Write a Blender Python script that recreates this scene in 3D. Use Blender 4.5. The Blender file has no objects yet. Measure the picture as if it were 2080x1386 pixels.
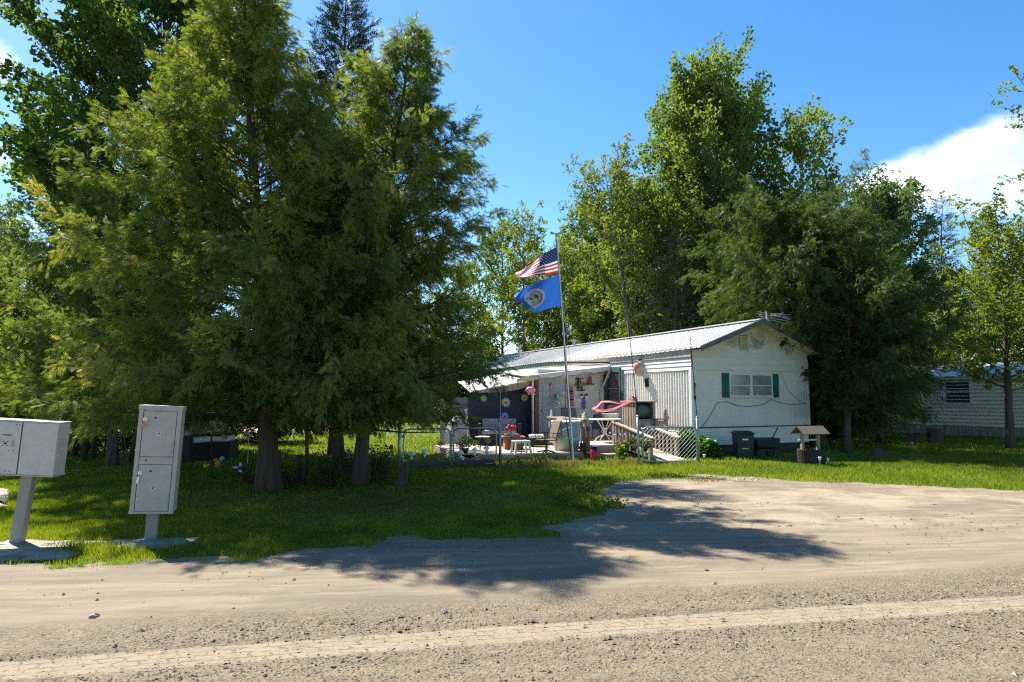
import bpy, math, random
import numpy as np
from mathutils import Vector, Matrix, Euler
R = math.radians
sc = bpy.context.scene
col = sc.collection
# ---------------------------------------------------------------- camera
EYE = 1.6
FPX = 2080 * 24.0 / 36.0
PITCH = math.atan(112 / FPX)
cam = bpy.data.objects.new('camera', bpy.data.cameras.new('camera'))
col.objects.link(cam)
cam.data.lens = 24; cam.data.sensor_width = 36
cam.data.clip_start = 0.05; cam.data.clip_end = 3000
cam.location = (0, 0, EYE)
cam.rotation_euler = (R(90) + PITCH, 0, 0)
sc.camera = cam
# ---------------------------------------------------------------- sun, sky, exposure
SUN_EL = R(49.5)
SD = Vector((-0.675, 0.738, 0)).normalized() * math.cos(SUN_EL) + Vector((0, 0, math.sin(SUN_EL)))
sun = bpy.data.objects.new('sun', bpy.data.lights.new('sun', 'SUN'))
col.objects.link(sun)
sun.data.energy = 5.0; sun.data.angle = R(0.55); sun.data.color = (1.0, 0.955, 0.88)
sun.rotation_euler = SD.to_track_quat('Z', 'Y').to_euler()
sun.location = SD * 60
sc.cycles.filter_width = 1.2; sc.cycles.use_denoising = False; sc.cycles.use_adaptive_sampling = False; sc.cycles.denoising_prefilter = 'ACCURATE'; sc.cycles.denoising_input_passes = 'RGB_ALBEDO_NORMAL'
sc.cycles.sample_clamp_indirect = 5.0; sc.cycles.caustics_reflective = False; sc.cycles.caustics_refractive = False; sc.cycles.max_bounces = 10; sc.cycles.transmission_bounces = 8; sc.cycles.diffuse_bounces = 6
sc.view_settings.view_transform = 'Standard'; sc.view_settings.look = 'None'
sc.view_settings.gamma = 1.0; sc.view_settings.exposure = 1.36
world = bpy.data.worlds.new("World"); sc.world = world; world.use_nodes = True

class NT:
    """tiny helper for node trees"""
    def __init__(s, nt): s.nt = nt; s.n = nt.nodes; s.l = nt.links
    def node(s, t, **kw):
        x = s.n.new(t)
        for k, v in kw.items(): setattr(x, k, v)
        return x
    def plug(s, sock, v):
        if v is None: return
        if hasattr(v, 'is_output'): s.l.new(v, sock)
        else:
            if hasattr(sock, 'default_value'):
                try: sock.default_value = v
                except Exception: sock.default_value = (v, v, v)
    def m(s, op, a, b=None, c=None, clamp=False):
        x = s.node('ShaderNodeMath', operation=op); x.use_clamp = clamp
        for i, v in enumerate((a, b, c)): s.plug(x.inputs[i], v)
        return x.outputs[0]
    def ss(s, v, lo, hi):
        x = s.node('ShaderNodeMapRange'); x.interpolation_type = 'SMOOTHSTEP'
        s.plug(x.inputs[0], v); x.inputs[1].default_value = lo; x.inputs[2].default_value = hi
        if lo > hi:
            x.inputs[1].default_value = hi; x.inputs[2].default_value = lo
            x.inputs[3].default_value = 1; x.inputs[4].default_value = 0
        return x.outputs[0]
    def mix(s, f, a, b, blend='MIX'):
        x = s.node('ShaderNodeMix', data_type='RGBA', blend_type=blend)
        s.plug(x.inputs[0], f); 
        for i, v in ((6, a), (7, b)):
            if isinstance(v, (tuple, list)) and len(v) == 3: v = tuple(v) + (1,)
            s.plug(x.inputs[i], v)
        return x.outputs[2]
    def noise(s, vec, scale, detail=3, rough=0.55, dist=0.0):
        x = s.node('ShaderNodeTexNoise'); s.plug(x.inputs['Vector'], vec)
        x.inputs['Scale'].default_value = scale; x.inputs['Detail'].default_value = detail
        x.inputs['Roughness'].default_value = rough; x.inputs['Distortion'].default_value = dist
        return x.outputs[0]
    def sep(s, vec):
        x = s.node('ShaderNodeSeparateXYZ'); s.plug(x.inputs[0], vec); return x.outputs
    def comb(s, a, b, c):
        x = s.node('ShaderNodeCombineXYZ')
        for i, v in enumerate((a, b, c)): s.plug(x.inputs[i], v)
        return x.outputs[0]
    def scale(s, vec, v3):
        x = s.node('ShaderNodeVectorMath', operation='MULTIPLY'); s.plug(x.inputs[0], vec)
        x.inputs[1].default_value = v3; return x.outputs[0]

def make_world():
    W_ = NT(world.node_tree); W_.n.clear()
    out = W_.node('ShaderNodeOutputWorld'); bg = W_.node('ShaderNodeBackground')
    sky = W_.node('ShaderNodeTexSky', sky_type='NISHITA'); sky.sun_disc = False
    sky.sun_elevation = SUN_EL; sky.sun_rotation = math.atan2(SD.x, SD.y)
    sky.air_density = 1.0; sky.dust_density = 0.35; sky.ozone_density = 2.2; sky.altitude = 300
    tc = W_.node('ShaderNodeTexCoord'); d = tc.outputs['Generated']
    x, y, z = W_.sep(d)[:3]
    yy = W_.m('MAXIMUM', y, 0.05)
    u = W_.m('DIVIDE', x, yy); w = W_.m('DIVIDE', z, yy)
    n1 = W_.noise(W_.comb(u, W_.m('MULTIPLY', w, 1.6), 0), 3.2, 7, 0.62)
    n1 = W_.m('SUBTRACT', n1, 0.5)
    top = W_.m('ADD', W_.m('MULTIPLY', W_.m('SUBTRACT', u, 0.48), 0.42), 0.325)
    a1 = W_.m('ADD', W_.m('SUBTRACT', top, w), W_.m('MULTIPLY', n1, 0.11))
    a2 = W_.m('ADD', W_.m('SUBTRACT', w, 0.262), W_.m('MULTIPLY', n1, 0.10))
    a3 = W_.m('ADD', W_.m('SUBTRACT', u, 0.47), W_.m('MULTIPLY', n1, 0.2))
    c1 = W_.m('MULTIPLY', W_.m('MULTIPLY', W_.ss(a1, 0.0, 0.035), W_.ss(a2, 0.0, 0.05)), W_.ss(a3, 0.0, 0.1))
    def blob(u0, w0, ru, rw, k):
        e = W_.m('ADD', W_.m('POWER', W_.m('DIVIDE', W_.m('SUBTRACT', u, u0), ru), 2), W_.m('POWER', W_.m('DIVIDE', W_.m('SUBTRACT', w, w0), rw), 2))
        return W_.m('MULTIPLY', W_.ss(W_.m('ADD', W_.m('SUBTRACT', 1.0, e), W_.m('MULTIPLY', n1, 3.2)), 0.1, 0.9), k)
    b1 = blob(-0.80, 0.505, 0.065, 0.05, 0.9); b2 = blob(-0.70, 0.252, 0.14, 0.014, 0.8)
    b3 = blob(-0.86, 0.36, 0.12, 0.03, 0.5); b4 = blob(-0.22, 0.51, 0.16, 0.07, 0.10)
    cl = W_.m('MAXIMUM', W_.m('MAXIMUM', c1, b1), W_.m('MAXIMUM', W_.m('MAXIMUM', b2, b3), b4))
    cl = W_.m('MULTIPLY', cl, W_.ss(y, 0.05, 0.15))
    hs = W_.node('ShaderNodeHueSaturation'); hs.inputs['Saturation'].default_value = 1.32
    hs.inputs['Value'].default_value = 0.9
    W_.l.new(sky.outputs[0], hs.inputs['Color'])
    shade = W_.noise(d, 9.0, 4, 0.6)
    cc = W_.mix(W_.ss(shade, 0.35, 0.7), (5.0, 5.6, 6.6), (7.2, 7.6, 8.2))
    fin = W_.mix(W_.m('MULTIPLY', cl, W_.m('ADD', .55, W_.m('MULTIPLY', W_.ss(shade, .3, .65), .38))), hs.outputs[0], cc)
    W_.l.new(fin, bg.inputs[0]); bg.inputs[1].default_value = 0.1
    W_.l.new(bg.outputs[0], out.inputs[0])
make_world()

# ---------------------------------------------------------------- placing helpers
def W(px, py, Y):
    """point of the photograph's pixel at depth Y (metres in front of the eye)"""
    dx = (px - 1040) / FPX; up = (693 - py) / FPX
    y = math.cos(PITCH) - math.sin(PITCH) * up; z = math.sin(PITCH) + math.cos(PITCH) * up
    return Vector((dx * Y / y, Y, EYE + z * Y / y))
def G(px, py, z0=0.0):
    dx = (px - 1040) / FPX; up = (693 - py) / FPX
    y = math.cos(PITCH) - math.sin(PITCH) * up; z = math.sin(PITCH) + math.cos(PITCH) * up
    k = (z0 - EYE) / z
    return Vector((dx * k, y * k, z0))
HA = R(23.7)
HOME = Matrix.Translation((4.87, 18.5, 0)) @ Matrix.Rotation(HA, 4, 'Z')
def T(q, s, z=0.0): return HOME @ Vector((q, s, z))
def Tinv(p): return HOME.inverted() @ Vector(p)
ROT = lambda a: Matrix.Rotation(a, 4, 'Z')
def AT(p, a=0.0): return Matrix.Translation(Vector(p)) @ Matrix.Rotation(a, 4, 'Z')

# ---------------------------------------------------------------- materials
def lin(c): return tuple(c) + (1,) if len(c) == 3 else tuple(c)
def mat(name, c, rough=0.7, metal=0.0, c2=None, ns=6.0, amt=0.5, bump=0.0, bs=40.0, stretch=(1, 1, 1), spec=0.4, dirt=None, dirt_s=3.0, dirt_a=0.3, trans=0.0):
    m = bpy.data.materials.new(name); m.use_nodes = True
    N = NT(m.node_tree); p = N.n['Principled BSDF']; out = N.n['Material Output']
    p.inputs['Roughness'].default_value = rough; p.inputs['Metallic'].default_value = metal
    p.inputs['Specular IOR Level'].default_value = spec
    co = N.node('ShaderNodeTexCoord').outputs['Object']
    v = N.scale(co, stretch)
    c2 = c2 or tuple(x * 0.72 for x in c)
    n = N.noise(v, ns, 5, 0.6)
    colr = N.mix(N.m('MULTIPLY', N.ss(n, 0.35, 0.7), amt), c, c2)
    if dirt:
        n2 = N.noise(v, dirt_s, 8, 0.72)
        colr = N.mix(N.m('MULTIPLY', N.ss(n2, 0.55, 0.68), dirt_a), colr, dirt)
    N.l.new(colr, p.inputs['Base Color'])
    if bump:
        b = N.node('ShaderNodeBump'); b.inputs['Strength'].default_value = bump; b.inputs['Distance'].default_value = 0.01
        N.l.new(N.noise(v, bs, 4, 0.6), b.inputs['Height']); N.l.new(b.outputs[0], p.inputs['Normal'])
    if trans:
        tr = N.node('ShaderNodeBsdfTranslucent'); N.l.new(colr, tr.inputs[0])
        mx = N.node('ShaderNodeMixShader'); mx.inputs[0].default_value = trans
        N.l.new(p.outputs[0], mx.inputs[1]); N.l.new(tr.outputs[0], mx.inputs[2]); N.l.new(mx.outputs[0], out.inputs[0])
    return m

def leaf_mat(name, dark, lite, third, trans=0.45, tcol=(1.5, 1.35, 0.5), rough=0.5, spec=0.18):
    """foliage: colour from the per-leaf 'tint' attribute, light passes through"""
    m = bpy.data.materials.new(name); m.use_nodes = True
    N = NT(m.node_tree); p = N.n['Principled BSDF']; out = N.n['Material Output']
    at = N.node('ShaderNodeAttribute', attribute_name='tint')
    t = at.outputs['Fac']
    c = N.mix(N.ss(t, 0.0, 0.75), dark, lite)
    c = N.mix(N.m('MULTIPLY', N.ss(t, 0.72, 1.0), 0.9), c, third)
    N.l.new(c, p.inputs['Base Color']); p.inputs['Roughness'].default_value = rough
    p.inputs['Specular IOR Level'].default_value = spec; rough = p.inputs['Roughness'].default_value = max(rough, .6)
    tr = N.node('ShaderNodeBsdfTranslucent')
    N.l.new(N.mix(1.0, c, tcol + (1,), 'MULTIPLY'), tr.inputs[0])
    mx = N.node('ShaderNodeMixShader'); mx.inputs[0].default_value = trans
    N.l.new(p.outputs[0], mx.inputs[1]); N.l.new(tr.outputs[0], mx.inputs[2]); N.l.new(mx.outputs[0], out.inputs[0])
    return m

M = {}
M['bark'] = mat('bark', (0.105, 0.075, 0.055), 0.95, c2=(0.045, 0.035, 0.03), ns=9, amt=0.9, bump=1.0, bs=22, stretch=(1, 1, 0.12))
M['bark_grey'] = mat('bark_grey', (0.16, 0.14, 0.12), 0.95, c2=(0.07, 0.06, 0.05), ns=8, amt=0.9, bump=0.7, bs=20, stretch=(1, 1, 0.2))
M['bark_pale'] = mat('bark_pale', (0.34, 0.33, 0.28), 0.9, c2=(0.12, 0.11, 0.09), ns=5, amt=0.7, bump=0.3, stretch=(1, 1, 2.5))
M['cedar'] = leaf_mat('cedar_foliage', (0.095, 0.13, 0.03), (0.20, 0.24, 0.05), (0.33, 0.28, 0.08), 0.52, (1.3, 1.3, 0.55))
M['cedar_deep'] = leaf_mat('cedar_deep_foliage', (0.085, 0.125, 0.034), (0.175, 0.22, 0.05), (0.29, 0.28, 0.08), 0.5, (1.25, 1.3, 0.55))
M['cedar_dark'] = leaf_mat('cedar_dark_foliage', (0.042, 0.08, 0.022), (0.105, 0.155, 0.034), (0.2, 0.21, 0.06), 0.45, (1.25, 1.25, 0.5))  # deeper, darker green for the drooping cedars at the right
M['poplar'] = leaf_mat('poplar_leaves', (0.075, 0.12, 0.03), (0.165, 0.23, 0.056), (0.25, 0.31, 0.09), 0.45, (1.6, 1.5, 0.45), 0.35)
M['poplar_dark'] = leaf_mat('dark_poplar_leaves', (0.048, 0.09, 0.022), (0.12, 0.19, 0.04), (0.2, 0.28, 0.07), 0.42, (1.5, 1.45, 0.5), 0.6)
M['maple'] = leaf_mat('maple_leaves', (0.085, 0.135, 0.022), (0.18, 0.24, 0.045), (0.28, 0.33, 0.08), 0.5, (1.5, 1.4, 0.4), 0.4)
M['ash'] = leaf_mat('ash_leaves', (0.08, 0.13, 0.03), (0.165, 0.225, 0.055), (0.26, 0.24, 0.08), 0.5, (1.5, 1.35, 0.5), 0.4)
M['willow'] = leaf_mat('willow_leaves', (0.075, 0.12, 0.045), (0.13, 0.19, 0.075), (0.2, 0.25, 0.1), 0.45, (1.3, 1.3, 0.6), 0.5)
M['spruce'] = leaf_mat('spruce_needles', (0.014, 0.032, 0.018), (0.032, 0.062, 0.03), (0.07, 0.1, 0.04), 0.15, (1.1, 1.2, 0.5), 0.6)
M['bush'] = leaf_mat('bush_leaves', (0.02, 0.045, 0.012), (0.05, 0.1, 0.02), (0.12, 0.18, 0.03), 0.4, (1.4, 1.3, 0.4), 0.5)
M['grass'] = leaf_mat('grass_blades', (0.095, 0.15, 0.018), (0.20, 0.25, 0.03), (0.36, 0.31, 0.12), 0.52, (1.5, 1.4, 0.35), 0.55)
M['dry_grass'] = leaf_mat('dry_grass_blades', (0.16, 0.17, 0.05), (0.3, 0.24, 0.1), (0.4, 0.3, 0.18), 0.4, (1.2, 1.1, 0.7), 0.7)
M['peony'] = leaf_mat('peony_leaves', (0.03, 0.085, 0.012), (0.07, 0.17, 0.02), (0.15, 0.26, 0.04), 0.4, (1.4, 1.4, 0.4), 0.4)

# ---------------------------------------------------------------- objects
WL = {}
def link(o, parent, world_origin):
    col.objects.link(o); WL[o.name] = Vector(world_origin)
    if parent is not None:
        o.parent = parent; o.location = Vector(world_origin) - WL[parent.name]
    else: o.location = world_origin
    return o
def tag(o, label=None, cat=None, group=None, kind=None):
    if label: o['label'] = label
    if cat: o['category'] = cat
    if group: o['group'] = group
    if kind: o['kind'] = kind
    return o
def thing(name, label, cat, loc, group=None):
    o = bpy.data.objects.new(name, None); o.empty_display_size = 0.2
    link(o, None, Vector(loc)); return tag(o, label, cat, group)

def basis(d):
    d = Vector(d).normalized(); a = Vector((0, 0, 1)) if abs(d.z) < 0.9 else Vector((1, 0, 0))
    u = d.cross(a).normalized(); return u, d.cross(u).normalized()

class MB:
    """collects shapes into ONE mesh; X is a frame all shapes are given in"""
    def __init__(s, X=None): s.v = []; s.f = []; s.mi = []; s.X = X; s.cur = 0
    def add(s, vs, fs):
        o = len(s.v); s.v += [tuple(s.X @ Vector(p)) if s.X else tuple(p) for p in vs]
        s.f += [tuple(i + o for i in f) for f in fs]; s.mi += [s.cur] * len(fs); return s
    def box(s, c, d, rot=None, taper=1.0, ty=None):
        hx, hy, hz = d[0] / 2, d[1] / 2, d[2] / 2; ty = taper if ty is None else ty
        vs = []
        for z in (-1, 1):
            k = taper if z > 0 else 1; k2 = ty if z > 0 else 1
            for x, y in ((-1, -1), (1, -1), (1, 1), (-1, 1)): vs.append(Vector((x * hx * k, y * hy * k2, z * hz)))
        if rot is not None:
            q = rot if isinstance(rot, Matrix) else Euler(rot).to_matrix()
            vs = [q @ p for p in vs]
        c = Vector(c); vs = [p + c for p in vs]
        return s.add(vs, [(0, 3, 2, 1), (4, 5, 6, 7), (0, 1, 5, 4), (1, 2, 6, 5), (2, 3, 7, 6), (3, 0, 4, 7)])
    def bar(s, a, b, w, t=None, up=(0, 0, 1)):
        a = Vector(a); b = Vector(b); d = (b - a); t = t or w
        if d.length < 1e-6: return s
        dn = d.normalized(); up = Vector(up)
        if abs(dn.dot(up)) > 0.98: up = Vector((0, 1, 0))
        x = dn.cross(up).normalized(); z = x.cross(dn)
        vs = [p + x * i * w / 2 + z * j * t / 2 for p in (a, b) for i, j in ((-1, -1), (1, -1), (1, 1), (-1, 1))]
        return s.add(vs, [(0, 1, 2, 3), (7, 6, 5, 4), (0, 4, 5, 1), (1, 5, 6, 2), (2, 6, 7, 3), (3, 7, 4, 0)])
    def tube(s, pts, r, n=8, cap=True):
        pts = [Vector(p) for p in pts]; k = len(pts); rs = r if isinstance(r, (list, tuple, np.ndarray)) else [r] * k
        vs = []; u = None
        for i, p in enumerate(pts):
            d = pts[min(i + 1, k - 1)] - pts[max(i - 1, 0)]
            if d.length < 1e-9: d = Vector((0, 0, 1))
            d.normalize()
            if u is None: u = basis(d)[0]
            u = (u - d * u.dot(d)); u = u.normalized() if u.length > 1e-6 else basis(d)[0]
            w = d.cross(u)
            for j in range(n):
                a = 2 * math.pi * j / n; vs.append(p + (u * math.cos(a) + w * math.sin(a)) * rs[i])
        fs = [(i * n + j, i * n + (j + 1) % n, (i + 1) * n + (j + 1) % n, (i + 1) * n + j) for i in range(k - 1) for j in range(n)]
        if cap: fs += [tuple(range(n))[::-1], tuple(range((k - 1) * n, k * n))]
        return s.add(vs, fs)
    def cyl(s, c, r, h, n=16, r2=None):
        c = Vector(c); return s.tube([c, c + Vector((0, 0, h))], [r, r if r2 is None else r2], n)
    def lathe(s, c, prof, n=20, sx=1.0, sy=1.0):
        c = Vector(c); vs = []
        for r, z in prof:
            for j in range(n):
                a = 2 * math.pi * j / n; vs.append(c + Vector((r * math.cos(a) * sx, r * math.sin(a) * sy, z)))
        k = len(prof); fs = [(i * n + j, i * n + (j + 1) % n, (i + 1) * n + (j + 1) % n, (i + 1) * n + j) for i in range(k - 1) for j in range(n)]
        fs += [tuple(range(n))[::-1], tuple(range((k - 1) * n, k * n))]
        return s.add(vs, fs)
    def ball(s, c, r, n=10, sz=1.0):
        prof = [(r * math.sin(math.pi * i / n) + 1e-4, -r * math.cos(math.pi * i / n) * sz) for i in range(n + 1)]
        return s.lathe(c, prof, n + 4)
    def prism(s, poly, o, ux, uy, depth):
        """polygon (2D) at origin o with axes ux, uy, thickness along ux x uy"""
        o = Vector(o); ux = Vector(ux); uy = Vector(uy); w = ux.cross(uy).normalized() * depth
        a = [o + ux * p[0] + uy * p[1] for p in poly]; b = [p + w for p in a]; n = len(poly)
        return s.add(a + b, [tuple(range(n))[::-1], tuple(range(n, 2 * n))] + [(i, (i + 1) % n, n + (i + 1) % n, n + i) for i in range(n)])
    def grid(s, fn, nu, nv):
        vs = [fn(i / nu, j / nv) for j in range(nv + 1) for i in range(nu + 1)]
        return s.add(vs, [(j * (nu + 1) + i, j * (nu + 1) + i + 1, (j + 1) * (nu + 1) + i + 1, (j + 1) * (nu + 1) + i) for j in range(nv) for i in range(nu)])
    def build(s, name, m, parent=None, smooth=False, bevel=0.0, origin=None, solid=0.0, label=None):
        me = bpy.data.meshes.new(name)
        if parent is not None: org = WL[parent.name]
        elif origin is not None: org = Vector(origin)
        else:
            a = np.array(s.v); org = Vector((a[:, 0].mean(), a[:, 1].mean(), a[:, 2].min()))
        a = np.array(s.v, dtype=float) - np.array(org)
        me.from_pydata([tuple(p) for p in a], [], s.f)
        ms = m if isinstance(m, (list, tuple)) else [m]
        for x in ms: me.materials.append(M[x] if isinstance(x, str) else x)
        if len(ms) > 1: me.polygons.foreach_set('material_index', s.mi)
        if smooth: me.polygons.foreach_set('use_smooth', [True] * len(me.polygons))
        me.update()
        o = bpy.data.objects.new(name, me)
        link(o, parent, org)
        if solid:
            x = o.modifiers.new('solid', 'SOLIDIFY'); x.thickness = solid; x.offset = 0
        if bevel:
            x = o.modifiers.new('bevel', 'BEVEL'); x.width = bevel; x.segments = 2; x.limit_method = 'ANGLE'; x.angle_limit = R(40)
        if label: o['label'] = label
        return o

def np_mesh(name, V, nper, m, parent=None, tint=None, origin=(0, 0, 0), smooth=False):
    """mesh of loose polygons, nper vertices each (numpy, fast)"""
    V = np.asarray(V, dtype=np.float32).reshape(-1, 3) - np.array(origin, dtype=np.float32)
    nv = len(V); nf = nv // nper
    me = bpy.data.meshes.new(name)
    me.vertices.add(nv); me.vertices.foreach_set('co', V.ravel())
    me.loops.add(nv); me.loops.foreach_set('vertex_index', np.arange(nv, dtype=np.int32))
    me.polygons.add(nf); me.polygons.foreach_set('loop_start', np.arange(0, nv, nper, dtype=np.int32))
    if tint is not None:
        at = me.attributes.new('tint', 'FLOAT', 'POINT')
        at.data.foreach_set('value', np.repeat(np.asarray(tint, dtype=np.float32), nv // len(tint)))
    me.materials.append(M[m] if isinstance(m, str) else m)
    me.update(calc_edges=True)
    o = bpy.data.objects.new(name, me)
    if parent is not None: link(o, parent, Vector(origin))
    else: link(o, None, Vector(origin))
    return o
# ================================================================ GROUND
rng = np.random.default_rng(7)
def vnoise(x, y, s, seed=0):
    """smooth value noise, numpy"""
    x = np.asarray(x, float) / s; y = np.asarray(y, float) / s
    xi = np.floor(x).astype(int); yi = np.floor(y).astype(int); fx = x - xi; fy = y - yi
    fx = fx * fx * (3 - 2 * fx); fy = fy * fy * (3 - 2 * fy)
    def h(a, b):
        n = (a * 374761393 + b * 668265263 + seed * 974634777) & 0x7fffffff
        n = ((n ^ (n >> 13)) * 1274126177) & 0x7fffffff
        return ((n ^ (n >> 16)) & 0xffff) / 65535.0
    return (h(xi, yi) * (1 - fx) + h(xi + 1, yi) * fx) * (1 - fy) + (h(xi, yi + 1) * (1 - fx) + h(xi + 1, yi + 1) * fx) * fy
EDGE = [(-90, 6.8), (-6, 6.85), (-5.1, 6.86), (-4.2, 6.78), (-3.3, 7.05), (-1.8, 7.3), (-0.75, 7.5), (0.25, 7.95), (0.85, 8.9), (1.25, 9.7), (1.42, 10.6), (1.3, 11.3), (1.55, 12.3), (1.9, 12.9),
        (2.7, 13.3), (4.7, 13.5), (5.4, 12.9), (6.2, 12.6), (7.4, 12.05), (8.5, 11.4), (10, 10.6), (12.5, 9.4), (90, 9.0)]
EX = np.array([e[0] for e in EDGE]); EY = np.array([e[1] for e in EDGE])
def edge_d(x, y):
    """>0 on the road side, in metres (roughly)"""
    return np.interp(x, EX, EY) - y
LANE = (-7.0, 29.5, 35.5)   # side street beyond the trees at the left
def edge_n(x, y):
    return (vnoise(x, y, .95, 23) - .5) * .8 + (vnoise(x, y, 0.42, 3) - 0.5) * 0.7 + (vnoise(x, y, 0.14, 4) - 0.5) * 0.32
def lane_d(x, y):
    return np.minimum(np.minimum(y - 29.8, 35.3 - y), (-7.5 - x))

def ground_mats():
    m = bpy.data.materials.new('lawn_soil'); m.use_nodes = True
    N = NT(m.node_tree); p = N.n['Principled BSDF']; co = N.node('ShaderNodeTexCoord').outputs['Object']
    n = N.noise(co, 1.3, 5, 0.6); n2 = N.noise(co, 14, 6, 0.7)
    c = N.mix(N.ss(n, 0.3, 0.7), (0.06, 0.11, 0.014), (0.10, 0.15, 0.02))
    c = N.mix(N.m('MULTIPLY', N.ss(n2, 0.5, 0.72), 0.5), c, (0.15, 0.13, 0.06))
    x, y, z = N.sep(co)[:3]
    e = N.m('ADD', N.m('POWER', N.m('DIVIDE', N.m('ADD', x, 2.6), 3.0), 2), N.m('POWER', N.m('DIVIDE', N.m('SUBTRACT', y, 10.6), 1.9), 2))
    bare = N.ss(N.m('ADD', e, N.m('MULTIPLY', N.m('SUBTRACT', n2, 0.5), 0.9)), 1.25, 0.5)
    c = N.mix(bare, c, (0.15, 0.10, 0.045))
    N.l.new(c, p.inputs['Base Color']); p.inputs['Roughness'].default_value = 0.95
    b = N.node('ShaderNodeBump'); b.inputs['Strength'].default_value = 0.8; b.inputs['Distance'].default_value = 0.03
    N.l.new(n2, b.inputs['Height']); N.l.new(b.outputs[0], p.inputs['Normal'])
    M['lawn'] = m
    # ---- dirt road: smooth packed band, pebbly band, one fresh tyre track
    m = bpy.data.materials.new('road_dirt'); m.use_nodes = True
    N = NT(m.node_tree); p = N.n['Principled BSDF']; co = N.node('ShaderNodeTexCoord').outputs['Object']
    x, y, z = N.sep(co)[:3]
    big = N.noise(N.scale(co, (0.5, 1.4, 1)), 0.9, 6, 0.62); mid = N.noise(co, 5.5, 8, 0.7)
    fine = N.noise(co, 60, 6, 0.75); peb = N.node('ShaderNodeTexVoronoi'); peb.inputs['Scale'].default_value = 55
    pw_ = N.node('ShaderNodeVectorMath', operation='ADD'); N.l.new(co, pw_.inputs[0]); pn_ = N.node('ShaderNodeTexNoise'); pn_.inputs['Scale'].default_value = 9; pn_.inputs['Detail'].default_value = 4; N.l.new(N.scale(pn_.outputs['Color'], (.16, .16, .0)), pw_.inputs[1]); N.l.new(pw_.outputs[0], peb.inputs['Vector'])
    pb2 = N.node('ShaderNodeTexVoronoi'); pb2.inputs['Scale'].default_value = 95; N.l.new(pw_.outputs[0], pb2.inputs['Vector'])
    lng = N.noise(N.comb(N.m('MULTIPLY', x, 0.28), N.m('MULTIPLY', N.m('SUBTRACT', y, N.m('MULTIPLY', x, 0.1)), 3.0), 0), 2.2, 6, 0.65)
    # how far on the gravelly side of the wheel-swept band
    g = N.m('SUBTRACT', N.m('ADD', 5.5, N.m('ADD', N.m('MULTIPLY', x, 0.2), N.m('MULTIPLY', N.m('SUBTRACT', mid, 0.5), 0.5))), y)
    grav = N.ss(g, -0.15, 0.25)
    sand = N.mix(N.ss(lng, 0.34, 0.68), (0.215, 0.175, 0.122), (0.335, 0.27, 0.178))
    sand = N.mix(N.m('MULTIPLY', N.ss(big, 0.42, 0.68), 0.7), sand, (0.175, 0.143, 0.108))
    sand = N.mix(N.m('MULTIPLY', N.ss(N.noise(co, 0.8, 3), 0.5, 0.75), 0.45), sand, (0.31, 0.215, 0.14))
    gc0 = N.mix(N.ss(mid, 0.3, 0.7), (0.19, 0.148, 0.098), (0.27, 0.21, 0.136))
    rnd = N.sep(pb2.outputs['Color'])[0]; gc = N.mix(N.m('MULTIPLY', N.ss(rnd, .62, .78), N.ss(pb2.outputs['Distance'], .5, .25)), gc0, (.34, .29, .22)); gc = N.mix(N.m('MULTIPLY', N.ss(rnd, .22, .1), .75), gc, (.10, .082, .062))
    c = N.mix(grav, sand, gc)
    arc = N.node('ShaderNodeTexWave', wave_type='RINGS', rings_direction='SPHERICAL'); arc.inputs['Scale'].default_value = 3.2; arc.inputs['Distortion'].default_value = 2.5; arc.inputs['Detail'].default_value = 3
    N.l.new(N.comb(N.m('SUBTRACT', x, 3.4), N.m('SUBTRACT', y, 17.0), 0), arc.inputs['Vector'])
    dry = N.m('MULTIPLY', N.ss(N.m('ADD', y, N.m('MULTIPLY', mid, 2)), 8.6, 10.2), N.ss(N.noise(co, .7, 4, .6), .45, .62))
    c = N.mix(N.m('MULTIPLY', dry, .75), c, (0.44, 0.37, 0.25)); c = N.mix(N.m('MULTIPLY', N.m('MULTIPLY', N.ss(N.noise(N.scale(co, (.6, 1.3, 1)), 1.7, 6, .7), .52, .62), N.ss(y, 7.5, 9)), .6), c, (0.17, .135, .10)); c = N.mix(N.m('MULTIPLY', N.m('MULTIPLY', dry, arc.outputs['Fac']), .35), c, (0.22, .175, .125))
    c = N.mix(N.m('MULTIPLY', N.ss(fine, 0.3, 0.75), 0.5), N.mix(1.0, c, (0.80, 0.79, 0.77), 'MULTIPLY'), c)
    # tyre track
    ctr = N.m('ADD', 4.72, N.m('ADD', N.m('MULTIPLY', x, 0.197), N.m('MULTIPLY', N.m('POWER', x, 2), -0.005)))
    dd = N.m('SUBTRACT', y, ctr)
    wob = N.m('MULTIPLY', N.m('SUBTRACT', mid, 0.5), 0.09)
    tr = N.m('MULTIPLY', N.ss(N.m('ADD', N.m('ABSOLUTE', dd), N.m('MULTIPLY', wob, 1.6)), 0.188, 0.138), N.m('ADD', 0.55, N.m('MULTIPLY', N.ss(mid, .3, .6), .45)))
    br = N.node('ShaderNodeTexBrick'); br.inputs['Scale'].default_value = 1.0
    br.inputs['Brick Width'].default_value = 0.15; br.inputs['Row Height'].default_value = 0.078
    br.inputs['Mortar Size'].default_value = 0.0085; br.inputs['Mortar Smooth'].default_value = 0.4; br.offset = 0.5
    br.inputs['Color1'].default_value = (1, 1, 1, 1); br.inputs['Color2'].default_value = (0.9, 0.9, 0.9, 1); br.inputs['Mortar'].default_value = (0, 0, 0, 1)
    w1 = N.m('MULTIPLY', N.m('SUBTRACT', N.noise(co, 6, 5, 0.65), 0.5), 0.2)
    w2 = N.m('MULTIPLY', N.m('SUBTRACT', N.noise(N.scale(co, (1.1, 1.1, 1)), 9, 4, 0.6), 0.5), 0.085)
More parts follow.
